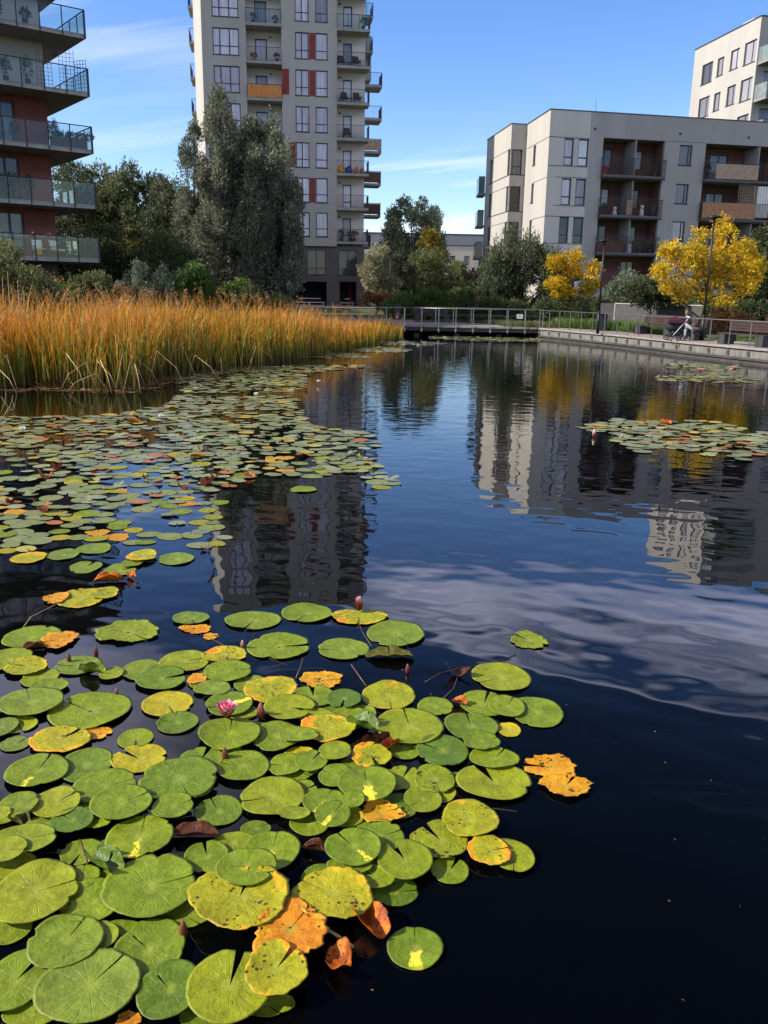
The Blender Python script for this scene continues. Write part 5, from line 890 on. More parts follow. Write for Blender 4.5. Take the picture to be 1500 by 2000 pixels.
for u0, u1 in ((7.6, 10.6), (12.0, 13.4)):   # low white barriers in the arcade
    q = TF.p(u0, -1.2, 0.95); r = thing('barrier', q, 'white table and bench rail in the ' + ('wide left' if u0 < 9 else 'narrow right') + ' opening under the tower', 'barrier'); MB().fb(TF, u0, u1, -1.1, -.9, 1.30, 1.36).fb(TF, u0 + .5, u1 - .4, -1.9, -1.4, 1.66, 1.71).fb(TF, u0 + .02, u1 - .02, -1.095, -.95, 1.05, 1.09).obj('rail', 'white_paint', r)
    for a in (u0 + .1, (u0 + u1) / 2, u1 - .15): MB().fb(TF, a, a + .06, -1.03, -.97, 0.95, 1.298).obj('post', 'white_paint', r)

# ---------------------------------------------------------------- water lilies
KIND = dict(  # hue, age, spot, stripe, ragged
    g=(.24, 0, .1, 0, 0), d=(.06, 0, .05, 0, 0), o=(.40, .05, .35, 0, 0), l=(.20, 0, .12, 0, .015), y=(.68, .05, .35, 0, 0), a=(.48, .50, .75, 0, .02), r=(.86, .55, 1.0, 0, .11), s=(.22, 0, .15, 1, 0), p=(.36, .25, 1.0, 0, .03), h=(.56, .66, .8, 0, .045), x=(.32, .25, .7, 0, .09), m=(.24, .1, .2, 0, .01), S=(.22, 0, .1, 1, 0))
def padmesh(rx, ry, ang, kind, seed, seg=54):
    R_ = random.Random(seed); rag = KIND[kind][4]; cl = RAD(R_.uniform(.7, 2.6) if R_.random() < .72 else R_.uniform(4, 9)); a0 = RAD(ang)
    ph_ = [R_.uniform(0, 2 * pi) for _ in range(8)]; v = []; prv = []; pav = []; f = []
    bites = [(R_.uniform(.5, 5.8), R_.uniform(.05, .22), R_.uniform(.05, .11)) for _ in range(R_.choice((0, 0, 0, 1, 1, 2)))]; tc_ = R_.uniform(0, 2 * pi); cu_ = R_.choice((0, 0, 0, .005, .009)) * rx / .15
    rr_ = [0.0, .1, .3, .55, .78, .93, 1.0]; wz = R_.uniform(.002, .0045) * min(1.2, rx / .15) if rx < .9 else .02
    for q in rr_:
        for j in range(seg + 1):
            t_ = cl + (2 * pi - 2 * cl) * j / seg; dl = min(t_ - cl, 2 * pi - cl - t_)
            R0 = 1 - .07 * math.exp(-(dl / .16) ** 2) + .012 * sin(3 * t_ + ph_[0]) + .018 * sin(2 * t_ + ph_[1]) + .006 * sin(17 * t_ + ph_[2]) * (R_.random() * .3 + .7)
            for (tb, dp_, wd_) in bites: R0 -= dp_ * math.exp(-((t_ - tb) / wd_) ** 2)
            if rag: R0 += rag * (sin(3 * t_ + ph_[3]) * .9 + sin(7 * t_ + ph_[4]) * .45 + sin(13 * t_ + ph_[5]) * .35 + sin(29 * t_ + ph_[0]) * .25 + R_.uniform(-.35, .2) - .4)
            R0 = max(.3, R0); r_ = q * (R0 if q > .3 else 1 + (R0 - 1) * q); t2 = t_ + a0
            X_, Y_ = r_ * cos(t2), r_ * sin(t2); z = wz * (sin(2 * t_ + ph_[6]) + .6 * sin(5 * t_ + ph_[7])) * q * q + (.006 * q ** 6 - .004 * math.exp(-(q / .15) ** 2)) * (rx / .15) + cu_ * max(0, cos(t_ - tc_)) ** 8 * q ** 4
            v.append((X_ * rx, Y_ * ry, z)); prv.append(q); pav.append(t_)
    w_ = seg + 1; nr = len(rr_)
    for i in range(nr - 1):
        for j in range(seg): f.append((i * w_ + j, (i + 1) * w_ + j, (i + 1) * w_ + j + 1, i * w_ + j + 1))
    k = len(v)
    for j in range(w_): a = v[(nr - 1) * w_ + j]; v.append((a[0] * .992, a[1] * .992, a[2] - .0016)); prv.append(1.0); pav.append(pav[j])
    for j in range(seg): f.append(((nr - 1) * w_ + j, k + j, k + j + 1, (nr - 1) * w_ + j + 1))
    me = bpy.data.meshes.new('lily_pad'); me.from_pydata(v, [], f); me.polygons.foreach_set('use_smooth', [True] * len(f))
    for nme, dat in (('pr', prv), ('pa', pav)): at = me.attributes.new(nme, 'FLOAT', 'POINT'); at.data.foreach_set('value', dat)
    me.materials.append(MATS['lily_leaf']); return me
PADS = []   # (x, y, r, level)
def setp(o, kind, seed):
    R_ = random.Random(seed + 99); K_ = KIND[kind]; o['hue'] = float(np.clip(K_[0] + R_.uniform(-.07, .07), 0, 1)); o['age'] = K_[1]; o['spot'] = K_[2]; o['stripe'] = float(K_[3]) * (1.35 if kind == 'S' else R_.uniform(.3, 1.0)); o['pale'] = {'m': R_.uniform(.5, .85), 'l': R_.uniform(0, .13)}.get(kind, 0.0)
def level(x, y, r):
    lv = 0
    for (a, b, c_, l_) in PADS:
        if (a - x) ** 2 + (b - y) ** 2 < (c_ + r) ** 2 * .78: lv = max(lv, l_ + 1)
    PADS.append((x, y, r, lv)); return lv
def pad(cx, cy, w, h, ang, kind, label):
    L_, R_, T_, B_ = G(cx - w / 2, cy), G(cx + w / 2, cy), G(cx, cy - h / 2), G(cx, cy + h / 2)
    rx = (R_[0] - L_[0]) / 2; ry = (T_[1] - B_[1]) / 2; c_ = np.array(((L_[0] + R_[0]) / 2, (T_[1] + B_[1]) / 2)); ry = min(max(ry, rx * .55), rx * 1.25); lv = level(c_[0], c_[1], max(rx, ry) * .9); seed = int(cx * 7 + cy * 13)
    o = bpy.data.objects.new('lily_pad', padmesh(rx, ry, ang, kind, seed)); COL.objects.link(o); R2 = random.Random(seed)
    o.location = (c_[0], c_[1], .005 + .012 * min(lv, 4) + .008 * max(0, lv - 4)); o.rotation_euler = (R2.uniform(-.006, .012), R2.uniform(-.008, .008), 0); setp(o, kind, seed)
    return tag(o, label, 'lily pad', 'lily pads floating in the foreground')
FG = [
(590,1545,60,40,30,'g','small dark-shaded green lily pad squeezed under the large olive one'),
(500,1430,60,34,150,'g','green lily pad glimpsed between the flower pad and the dull one'),
(705,1395,60,34,70,'g','green lily pad below the small dark one with a neat cleft'),
(585,1475,60,32,20,'y','yellow-green lily pad fragment in the crowded centre'),
(690,1510,60,34,10,'g','green lily pad hidden behind the yellow-wedge one'),
(618,1405,70,34,200,'o','olive lily pad behind the yellow and orange spotted one'),
(90,1620,70,44,100,'g','green lily pad between the bluish torn one and the left edge'),
(160,1720,70,50,100,'g','dark green lily pad in shade behind the folded cup leaf'),
(20,1820,80,60,80,'g','green lily pad peeping out below the very large ribbed one'),
(60,1985,110,50,60,'g','green lily pad half out of the frame at the bottom left corner'),
(215,1660,50,34,20,'d','small dark green lily pad left of the bold yellow-patched one'),
(300,1625,70,36,40,'g','green lily pad behind the bold yellow-patched one'),
(385,1540,60,40,50,'g','green lily pad behind the round one with a fine cleft'),
(500,1620,60,30,40,'d','dark green lily pad under the front rim of the large olive one'),
(395,1990,90,50,110,'g','green lily pad at the bottom edge beside the dark glossy one'),
(30,1455,60,30,60,'l','grey-green lily pad under the orange-rimmed one at the left'),
(235,1590,60,34,80,'o','olive lily pad mostly covered, below the oval one at the left'),
(475,1395,60,26,0,'g','green lily pad end showing right of the pink flower'),
(890,1525,60,30,20,'g','green lily pad sliver left of the widest right-hand one'),
(825,1640,50,34,40,'g','green lily pad bit between the lower right group and the streaked pile'),
(62,1247,112,44,-20,'l','smooth green lily pad touching the ragged orange one at the upper left'),
(116,1254,70,38,200,'r','ragged orange lily pad just right of the smooth green one at the upper left'),
(15,1290,90,48,-60,'g','green lily pad cut by the left edge, under the smooth upper-left one'),
(52,1306,84,38,170,'h','small lemon-yellow lily pad overlapping the green one at the left edge'),
(250,1236,127,48,-40,'x','scalloped grey-green lily pad with a pinkish blotch, alone above the patch'),
(384,1230,64,18,20,'r','thin orange leaf remnant under the small oval green pad'),
(374,1211,74,25,-70,'l','small oval green lily pad above the thin orange remnant'),
(412,1244,32,13,10,'r','tiny orange leaf scrap below the small oval green pad'),
(494,1214,115,35,-100,'l','wide kidney-shaped green lily pad left of the topmost smooth one'),
(600,1199,100,38,-110,'g','topmost smooth green lily pad of the foreground patch, left of the bud'),
(702,1207,115,30,-92,'h','light yellow-green lily pad right under the tall pink-tipped bud'),
(774,1240,114,52,-65,'l','large pale green lily pad right of the yellow-green one under the tall bud'),
(545,1265,125,52,10,'l','large oval green lily pad in the upper row, left of the round one'),
(671,1270,102,42,185,'l','round green lily pad between the large oval one and the half-sunk folded leaf'),
(1033,1252,72,40,140,'x','solitary small split pale lily pad on open water at the right'),
(979,1325,117,56,-150,'o','yellowish green lily pad nearest to the solitary split one'),
(360,1294,100,42,30,'o','dull olive lily pad left of the yellow spotted pair'),
(438,1280,90,34,90,'h','yellow-spotted lily pad with a bite in its top edge, near an orange bud'),
(445,1316,96,42,15,'g','smooth green lily pad under the yellow-spotted bitten one'),
(278,1311,78,42,40,'l','light green lily pad behind the creased one, left of centre'),
(315,1330,100,46,20,'d','green lily pad with a creased upper rim, left of the orange scraps'),
(152,1302,90,38,180,'l','grey-green lily pad behind the small upright leaf'),
(218,1320,46,34,60,'o','small olive lily pad right of the small upright leaf'),
(97,1344,75,28,-140,'l','heart-shaped small green lily pad above the big grey-green pair at the left'),
(60,1380,125,58,120,'l','big grey-green lily pad with a central crack, left of the largest oval one'),
(3,1426,62,42,-90,'l','grey-green lily pad cut by the left edge below the cracked one'),
(185,1434,72,26,-10,'r','orange strip of leaf showing from under the largest oval pad'),
(118,1450,122,54,60,'h','orange-rimmed yellow-green lily pad below the largest oval one at the left'),
(175,1391,160,76,150,'g','largest oval green lily pad of the upper left, with its cleft pointing left'),
(327,1377,102,50,-60,'y','bright yellow split lily pad speckled with black'),
(347,1413,84,44,170,'d','small dark green lily pad below the bright yellow split one'),
(385,1330,38,30,60,'r','small orange and brown leaf scrap between green pads'),
(415,1349,74,30,-120,'l','short green lily pad with a torn lower rim beside the orange scrap'),
(490,1338,66,36,100,'l','green lily pad tucked behind the orange-rimmed round one'),
(529,1352,106,54,-70,'h','round lily pad with a broad orange upper rim and dark bites'),
(448,1380,94,48,210,'s','green lily pad with a yellow streak behind the pink flower'),
(612,1365,84,42,100,'g','green lily pad under the ragged orange leaf in the middle'),
(628,1330,86,36,10,'r','ragged bright orange leaf alone above the centre of the patch'),
(672,1373,70,36,-95,'d','small dark green lily pad with a neat cleft facing down'),
(566,1390,100,50,-20,'o','yellow-green lily pad with ochre flecks right of the dark upright bud'),
(760,1361,106,58,-85,'a','round lily pad with brown spotted rim and a wide notch, upper right of centre'),
(851,1382,72,36,-15,'g','small green lily pad between the brown-spotted one and the brown curled leaf'),
(945,1377,92,52,70,'g','green lily pad left of the outermost right pair'),
(1048,1393,106,60,150,'g','outermost right green lily pad of the patch with a crumpled top'),
(990,1385,72,48,60,'g','green lily pad squeezed between two larger ones at the right'),
(994,1427,46,35,180,'y','small half-hidden yellow lily pad at the right rim of the patch'),
(684,1408,82,46,30,'g','green lily pad left of the large split one'),
(800,1425,132,72,100,'o','large green lily pad with a deep central split, right of centre'),
(640,1430,112,56,40,'h','yellow and orange spotted lily pad left of the large split one'),
(920,1420,108,54,95,'d','rounded dark green lily pad above the overlapping right-hand pile'),
(540,1444,96,62,-130,'l','dull green lily pad right of the flower pad'),
(584,1448,82,30,20,'l','narrow grey-green lily pad with curled rim right of the dull one'),
(448,1442,122,64,95,'g','bright green lily pad carrying the pink flower'),
(168,1497,104,70,20,'l','green lily pad behind the yellow-flecked grey-green one'),
(72,1512,124,66,85,'s','grey-green lily pad with yellow flecks near the left edge'),
(272,1484,107,58,150,'y','plain golden-yellow lily pad left of centre'),
(394,1488,84,46,80,'s','half-hidden green lily pad with a yellow squiggle below the flower pad'),
(474,1503,106,60,165,'g','fresh green lily pad right beside the short brown bud'),
(558,1500,66,46,180,'g','small squarish green lily pad in the middle of the patch'),
(608,1495,66,42,60,'g','small green lily pad behind the spotted yellow-green one'),
(655,1480,66,38,10,'o','small olive lily pad above the streaked pile'),
(725,1484,80,50,-70,'h','yellow-green lily pad with torn lower edge, right of the olive one'),
(110,1583,96,62,50,'o','dull yellow-green lily pad partly under the oval one at the left'),
(204,1543,127,68,30,'g','oval green lily pad with its cleft pointing up right, left of the big heart-shaped one'),
(350,1533,152,92,-60,'l','big heart-shaped grey-green lily pad in the centre left'),
(38,1590,76,50,40,'l','small grey-green lily pad with a pale crease at the left edge'),
(2,1612,40,40,30,'o','sliver of olive lily pad at the left edge'),
(237,1587,120,72,35,'g','green lily pad below the big heart-shaped one, on its left'),
(142,1617,82,52,150,'d','bluish green lily pad with a torn corner left of the low green ones'),
(338,1589,82,52,30,'g','small green lily pad tucked under the big heart-shaped one'),
(427,1587,98,58,120,'d','round green lily pad with a fine cleft right of the small tucked one'),
(532,1563,128,78,200,'o','large olive lily pad with a brown hub in the middle of the patch'),
(655,1525,68,46,150,'g','green lily pad behind the one with a yellow wedge'),
(717,1545,118,70,100,'s','green lily pad with a yellow wedge at its front edge'),
(849,1528,82,56,-80,'p','small round lily pad with a brown-edged notch, left of the widest right-hand one'),
(964,1533,150,72,110,'o','widest green lily pad of the right-hand group'),
(965,1490,100,42,60,'g','green lily pad between the widest one and the pile above'),
(940,1460,72,38,20,'g','narrow green lily pad in the right-hand pile'),
(864,1472,104,62,150,'d','dark green lily pad with a turned-up rim at the left of the right-hand pile'),
(1075,1500,112,48,170,'r','upper lobe of the isolated bright orange leaf on black water'),
(1105,1540,104,44,60,'r','lower lobe of the isolated bright orange leaf on black water'),
(690,1580,44,38,60,'g','tiny green lily pad beside the yellow-striped trio'),
(745,1592,90,46,20,'r','torn orange leaf with black holes under the streaked pads'),
(632,1575,84,50,70,'s','green lily pad with a short yellow patch in the middle'),
(650,1605,70,56,60,'s','small green lily pad with a straight yellow bar'),
(575,1598,66,26,160,'g','narrow green lily pad below the large olive one'),
(50,1655,126,62,20,'o','yellow-green lily pad in layers at the left edge'),
(12,1680,84,54,0,'o','smooth olive lily pad cut by the left edge, under the layered one'),
(272,1647,132,86,95,'s','lily pad with a bold yellow patch and a spotted back rim'),
(404,1680,88,64,110,'g','small round green lily pad with a cleft pointing up'),
(530,1669,112,82,85,'s','green lily pad with faint yellow flecks and two upright horns at its cleft'),
(740,1640,102,66,20,'g','smooth green lily pad behind the one with a yellow dash'),
(683,1706,92,34,20,'g','sliver of green lily pad under the one with a yellow dash'),
(690,1675,110,76,130,'s','green lily pad with a slanting yellow dash'),
(879,1702,76,56,60,'g','green lily pad tucked under the brown-spotted one at the right'),
(790,1695,112,78,120,'g','plain green lily pad with a small nick at its front edge'),
(860,1648,112,74,125,'p','lily pad with a jagged back rim and dark brown spots'),
(1003,1680,80,70,-100,'o','rightmost dark olive lily pad of the lower group'),
(955,1672,86,62,10,'h','lily pad with an orange front half among the lower right group'),
(918,1610,114,74,-160,'a','yellow-green lily pad with an orange left rim and brown flecks'),
(650,1769,162,108,150,'h','olive and yellow lily pad with an orange tip behind the crumpled leaf'),
(180,1768,124,90,70,'g','green lily pad behind the big round one at the lower left'),
(68,1757,164,132,25,'o','very large ribbed green lily pad at the lower left edge'),
(292,1745,184,130,20,'g','very large round green lily pad in the lower left middle'),
(567,1843,150,132,60,'r','big orange lily pad peppered with black holes'),
(468,1782,202,132,80,'h','huge yellow-green lily pad with an orange left rim'),
(482,1725,118,78,92,'g','bright green lily pad lying on the huge yellow-rimmed one'),
(30,1925,126,124,60,'g','green lily pad cut by the left edge near the bottom'),
(290,1865,142,130,145,'g','glossy green lily pad with a wavy cleft, below the very large round one'),
(128,1852,144,112,75,'l','green lily pad with a wide open cleft pointing up, lower left'),
(330,1948,122,124,140,'d','dark glossy green lily pad near the bottom edge'),
(172,1942,202,156,60,'l','largest matte green lily pad at the bottom left'),
(250,1995,50,40,60,'r','orange scrap of leaf at the bottom edge'),
(448,1948,172,146,85,'o','large yellowish lily pad with a jagged spotted back rim at the bottom edge'),
(540,1925,126,112,60,'h','yellow-green lily pad with a ragged right rim near the bottom'),
(811,1855,112,84,91,'S','lone round green lily pad with a broad yellow stripe on black water'),
(160,1170,98,40,180,'h','yellow-green lily pad with orange ends above the foreground patch at the left'),
(205,1162,56,28,10,'h','short yellow lily pad overlapping the orange-ended one'),
(110,1172,50,22,160,'r','orange leaf end joined to the yellow-green pad above the patch'),
(168,1109,62,24,80,'l','grey-green lily pad with a pointed cleft just above the brown cupped leaf'),
(234,1115,64,24,40,'l','pale lily pad right above the brown cupped leaf'),
(258,1103,42,20,0,'l','small pale lily pad right of the one above the cupped leaf'),
(278,1091,60,24,0,'h','reddish-topped lily pad left of the pale rightmost one'),
(345,1093,72,24,200,'l','pale green rightmost lily pad at the front of the long drift'),
(57,1091,68,24,10,'h','green and red lily pad at the front left of the long drift'),
(124,1085,62,22,30,'l','green lily pad right of the green and red one'),
(184,1073,70,22,10,'l','wide green lily pad at the front of the long drift'),
(593,957,54,12,20,'l','single round pale lily pad floating on the reflection of the tower'),
]
fgp = np.array([(0, 1310), (330, 1320), (620, 1350), (830, 1360), (980, 1380), (1070, 1410), (1010, 1450), (1030, 1540), (900, 1590), (1030, 1690), (830, 1730), (640, 1780), (600, 1930), (520, 1995), (-30, 1995), (-30, 1310)], float); und = []; tries = 0; occ = [(r_[0], r_[1], r_[2]) for r_ in FG]
while len(und) < 36 and tries < 4000:
    tries += 1; a = rnd.uniform(-10, 1060); b = 1995 - (1995 - 1240) * rnd.random() ** .6
    if not inpoly(np.array([[a, b]]), fgp)[0]: continue
    sc = np.interp(b, [1240, 1990], [62, 112]); dm = min(math.hypot(a - p_[0], (b - p_[1]) * 1.6) - p_[2] * .5 for p_ in occ)
    if dm < -sc * .16 or dm > sc * .7: continue
    occ.append((a, b, sc)); und.append((a, b, sc * rnd.uniform(.85, 1.1), sc * rnd.uniform(.46, .62), rnd.uniform(0, 360), rnd.choice('ggggdoox'), 'plain green lily pad tucked between and beneath the larger foreground pads'))
FG = und + FG
for row in FG: pad(*row)
def curl(cx, cy, w, h, ang, mat, label, fold=1.1, n=1, name='withered_leaf', cat='leaf', kind='r', squash=1.0):
    L_, R_ = G(cx - w / 2, cy), G(cx + w / 2, cy); rx = (R_[0] - L_[0]) / 2 * (1.25 if cy > 1150 else .85); me = padmesh(rx, rx * squash, ang, 'h' if kind == 'r' else kind, int(cx * 3 + cy)); a = RAD(ang + 90); ax = np.array((cos(a + pi / 2), sin(a + pi / 2)))
    for v in me.vertices:
        d = v.co.x * ax[0] + v.co.y * ax[1]; s_ = abs(d) / rx; th2 = fold * min(1, s_ * 1.5); k_ = abs(d); nd_ = k_ * cos(th2 * .8) * (1 if d > 0 else -1); v.co.x += (nd_ - d) * ax[0]; v.co.y += (nd_ - d) * ax[1]; v.co.z += k_ * sin(th2) * (1 if d > 0 else .75) + .01 * sin(v.co.x * 60) * s_
    me.materials.clear(); me.materials.append(MATS[mat]); o = bpy.data.objects.new(name, me); COL.objects.link(o); c_ = (L_ + R_) / 2; o.location = (c_[0], G(cx, cy)[1], .014); me.name = name
    if mat == 'lily_leaf': setp(o, kind, int(cx))
    return tag(o, label, cat)
curl(215, 1136, 78, 34, 100, 'rotten_leaf', 'brown and yellow cupped leaf floating upright at the left, above the foreground patch', .9, squash=.6)
curl(256, 1130, 34, 26, 40, 'rotten_leaf', 'crumpled orange leaf touching the right end of the brown cupped leaf', 1.3)
curl(762, 1284, 76, 40, 95, 'drab_leaf', 'half-sunk folded dark leaf under the large pale pad at the upper right', .5, squash=.55)
curl(181, 1315, 42, 36, 80, 'lily_leaf', 'small green leaf standing upright among the upper left pads', 1.2, name='folded_leaf', kind='g')
curl(70, 1268, 40, 16, 100, 'brown_leaf', 'dark brown curled leaf in front of the smooth upper-left pad', 1.0, squash=.6)
curl(893, 1320, 50, 10, 10, 'brown_leaf', 'small tan curled leaf on a thin stem left of the yellowish right-hand pad', .8, squash=.4)
curl(897, 1377, 26, 34, 60, 'rotten_leaf', 'small brown drooping leaf between green pads at the upper right', 1.0)
curl(710, 1424, 54, 44, 60, 'lily_leaf', 'folded green leaf lying across pads right of the yellow spotted one', 1.0, name='folded_leaf', kind='d')
curl(735, 1455, 52, 40, 130, 'brown_leaf', 'dark brown rolled leaf standing beside the large split pad', 1.3, squash=.6)
curl(762, 1462, 34, 24, 140, 'rotten_leaf', 'tan shrivelled leaf next to the dark rolled one', 1.0)
curl(380, 1634, 82, 30, 95, 'brown_leaf', 'brown rolled leaf with a salmon back, half sunk left of centre', 1.0, squash=.5)
curl(205, 1697, 72, 60, 55, 'lily_leaf', 'green leaf folded like a cup with raised sides at the lower left', 1.15, name='folded_leaf', kind='d')
curl(724, 1812, 74, 84, 35, 'rotten_leaf', 'crumpled rust-orange leaf standing up beside the big holed orange pad', .95)
curl(662, 1885, 44, 80, 75, 'rotten_leaf', 'narrow rotten orange leaf hanging into the water below the crumpled one', .6, squash=1.7)
curl(612, 1664, 36, 50, 75, 'brown_leaf', 'dark curled leaf behind the pad with two horns', 1.2)
curl(40, 1612, 40, 26, 60, 'drab_leaf', 'dark folded leaf in the shade of the left edge pads', 1.2)
for (x, y, w, mt_, lb_) in ((90, 935, 52, 'rotten_leaf', 'by the dark reflection at the left'), (112, 918, 40, 'rotten_leaf', 'just above the wide one at the left'), (82, 998, 62, 'rotten_leaf', 'low in the drift at the far left'), (22, 984, 34, 'brown_leaf', 'nearest the left frame edge'), (72, 886, 20, 'brown_leaf', 'standing dark on pads at the left'), (183, 926, 22, 'rotten_leaf', 'pointing up in the middle of the drift'), (285, 937, 26, 'brown_leaf', 'on the blue opening in the drift'), (308, 946, 24, 'rotten_leaf', 'half orange beside the blue opening'), (358, 955, 54, 'rotten_leaf', 'wide and flat right of the blue opening'), (404, 948, 44, 'rotten_leaf', 'reddest one beside the dark reflection'), (420, 935, 30, 'rotten_leaf', 'above the reddest one'), (487, 932, 30, 'rotten_leaf', 'bright orange on black water'), (437, 930, 20, 'brown_leaf', 'between two bright ones'), (400, 1075, 26, 'brown_leaf', 'single dark point at the front of the drift'), (395, 882, 34, 'brown_leaf', 'dark and reddish in the upper drift'), (385, 893, 36, 'rotten_leaf', 'long and red in the upper drift'), (262, 826, 34, 'rotten_leaf', 'rust-red near the reeds'), (315, 796, 14, 'rotten_leaf', 'tiny and orange near the reeds'), (1300, 829, 30, 'rotten_leaf', 'orange at the back of the right-hand raft'), (498, 763, 18, 'drab_leaf', 'yellowish at the gap in the far drift'), (596, 763, 12, 'rotten_leaf', 'small and tan in the far drift'), (355, 853, 12, 'rotten_leaf', 'small amber dot in the upper drift'), (270, 1163 - 20, 14, 'brown_leaf', 'small dark scrap right of the cupped brown leaf')):
    curl(x, y, w, w * .4, rnd.uniform(0, 180), mt_, 'curled withered leaf, ' + lb_, rnd.uniform(.9, 1.3), squash=rnd.uniform(.5, .9))

# flowers and buds
def petal(mb, c, ang, tilt, L_, Wd, cup, a_base=0.0, lvs=(.1, .5, 1.0)):
    ca, sa = cos(ang), sin(ang); rows = []
    for i in range(6):
        t_ = i / 5; el = tilt + cup * t_; 
        rr_ = sum(cos(tilt + cup * (k + .5) / 5) for k in range(i)) * L_ / 5; z = sum(sin(tilt + cup * (k + .5) / 5) for k in range(i)) * L_ / 5; w_ = Wd * (sin(pi * min(1, .12 + t_ * .88)) ** .7) * (.55 if i == 5 else 1) * .5
        if i == 5: w_ = Wd * .04
        rows.append([(c[0] + ca * (rr_ + .15 * abs(s_) * w_ * -.4) - sa * s_ * w_, c[1] + sa * (rr_) + ca * s_ * w_, c[2] + z + abs(s_) * w_ * .25) for s_ in (-1, -.5, 0, .5, 1)])
    k = len(mb.v); mb.v += [p for r in rows for p in r]
    for i in range(5):
        for j in range(4): mb.f.append((k + i * 5 + j, k + i * 5 + j + 1, k + i * 5 + j + 6, k + i * 5 + j + 5)); mb.a.append(min(1, lvs[0] + (lvs[2] - lvs[0]) * (i / 4) ** 1.3))
def lily(px, py, s, label, z0=.03, white=False):
    c = G(px, py); c[2] = z0; r = thing('water_lily_flower', tuple(c), label, 'flower'); o_ = MB()
    for i in range(5): petal(o_, c, i * 2 * pi / 5 + .3, .75, s * .75, s * .42, .35, lvs=(0, .4, .8))
    o_.obj('sepals', 'flower_white' if white else 'sepal', r, True, lv=True); p_ = MB()
    for ring, (n, ti, ln) in enumerate(((8, .72, .72), (7, .95, .68), (6, 1.15, .6), (4, 1.35, .48))):
        for i in range(n): petal(p_, c + np.array((0, 0, .004 * ring)), i * 2 * pi / n + ring * .4, ti, s * ln, s * .3, .42, lvs=(.05 + .1 * ring % .3, .5, 1.0 - ring * .15))
    p_.obj('petals', 'flower_white' if white else 'petal', r, True, lv=True)
    st_ = MB()
    for i in range(14): a = i * 2.4; st_.tube([c + np.array((0, 0, s * .15)), c + np.array((cos(a) * s * .1, sin(a) * s * .1, s * .42))], [s * .02, s * .012], 4)
    st_.obj('stamens', 'yellow_cloth', r)
def bud(px, py, hpx, label, tip=.3, wr_=.23, lean=0.0):
    b = G(px, py + hpx * .5); dist = math.hypot(b[0], b[1], CZ); H_ = hpx / FPX * dist * 1.08; r = thing('lily_bud', tuple(b), label, 'flower bud'); m_ = MB(); n = 12; prof = [(0, .35), (.12, .75), (.3, 1.0), (.55, .92), (.78, .6), (.93, .28), (1.0, .03)]; rad = H_ * wr_ * .9; k = 0
    for (t_, q) in prof:
        for j in range(n): a = 2 * pi * j / n; rr_ = rad * q * (1 + .07 * cos(4 * a)); m_.v.append((b[0] + lean * t_ * H_ + rr_ * cos(a), b[1] + rr_ * sin(a), H_ * t_ - .005))
    for i in range(len(prof) - 1):
        for j in range(n): m_.f.append((i * n + j, i * n + (j + 1) % n, (i + 1) * n + (j + 1) % n, (i + 1) * n + j)); m_.a.append(min(1, .15 + (prof[i][0]) * tip + (.25 if j % 3 == 0 else 0)))
    m_.obj('sepals', 'sepal', r, True, lv=True); MB().tube([(b[0], b[1], -.05), (b[0], b[1], .01)], rad * .35, 8).obj('stalk', 'stem', r, True)
lily(444, 1412, .145, 'open pink water lily flower on the bright green pad', .035)
b = G(701, 1196); r = thing('lily_bud', tuple(b), 'tall opening bud with pale pink edges above the yellow-green pad', 'flower bud'); m_ = MB(); p_ = MB()
for i in range(4): petal(m_, (b[0], b[1], .012), i * pi / 2 + .2, 1.15, .115, .062, .42, lvs=(.1, .4, .95))
for i in range(7): petal(p_, (b[0], b[1], .015), i * 2 * pi / 7, 1.34, .115, .045, .22, lvs=(.2, .5, .9))
m_.obj('sepals', 'sepal', r, True, lv=True); p_.obj('petals', 'petal', r, True, lv=True)
for row in ((510, 1388, 34, 'dark red pointed bud right of the pink flower', .5), (440, 1471, 28, 'short brown bud on the front rim of the flower pad', .25), (188, 1271, 20, 'small dark bud standing on open water at the upper left', .1), (135, 1284, 18, 'small dark bud left of the one on open water', .1), (474, 1258, 18, 'small orange bud left of the large oval pad', .9), (443, 1287, 14, 'small brown bud on the yellow-spotted bitten pad', .5), (228, 1350, 14, 'small reddish bud over the largest oval pad', .6), (359, 1813, 34, 'drab brown bud between the round and the huge yellow-rimmed pad', .3), (796, 1305, 20, 'little dark bud right of the half-sunk folded leaf', .2), (1160, 846, 15, 'pink-tipped bud at the left end of the right-hand raft', 1.3), (1215, 852, 9, 'small orange bud on the right-hand raft', 1.0)): bud(*row)
lily(1367, 731, .22, 'left one of two pink flowers on the far right-hand strip of pads', .05); lily(1434, 727, .22, 'right one of two pink flowers on the far right-hand strip of pads', .05)
for x, y, lb_ in ((314, 823, 'white flower near the reeds in the long drift'), (45, 849, 'white flower near the left edge of the drift'), (622, 752, 'white flower at the far end of the drift before the tower reflection'), (500, 778, 'white flower beside the dark gap in the far drift')): lily(x, y, .13, lb_, .05, True)
def stem(pts, rad, label, mat='stem'):  # lily stems, laid as thin tubes at the water surface
    w_ = [G(a, b, .004 + z) for a, b, z in pts]; c = w_[0]; o = MB().tube(w_, rad, 6).obj('lily_stem', mat, None, True); tag(o, label, 'lily_stalk', 'thin strands at the water surface')
stem([(1008, 1278, 0), (960, 1296, 0), (900, 1304, 0), (860, 1315, 0), (830, 1332, -.003)], .0028, 'long curving thin stem trailing from the solitary split pad', 'stem')
stem([(686, 1298, .03), (700, 1318, .015), (716, 1340, 0)], .0045, 'short reddish stem slanting above the brown-spotted notched pad'); stem([(893, 1324, .01), (886, 1345, 0), (868, 1362, 0)], .003, 'thin red stem holding the small tan curled leaf')
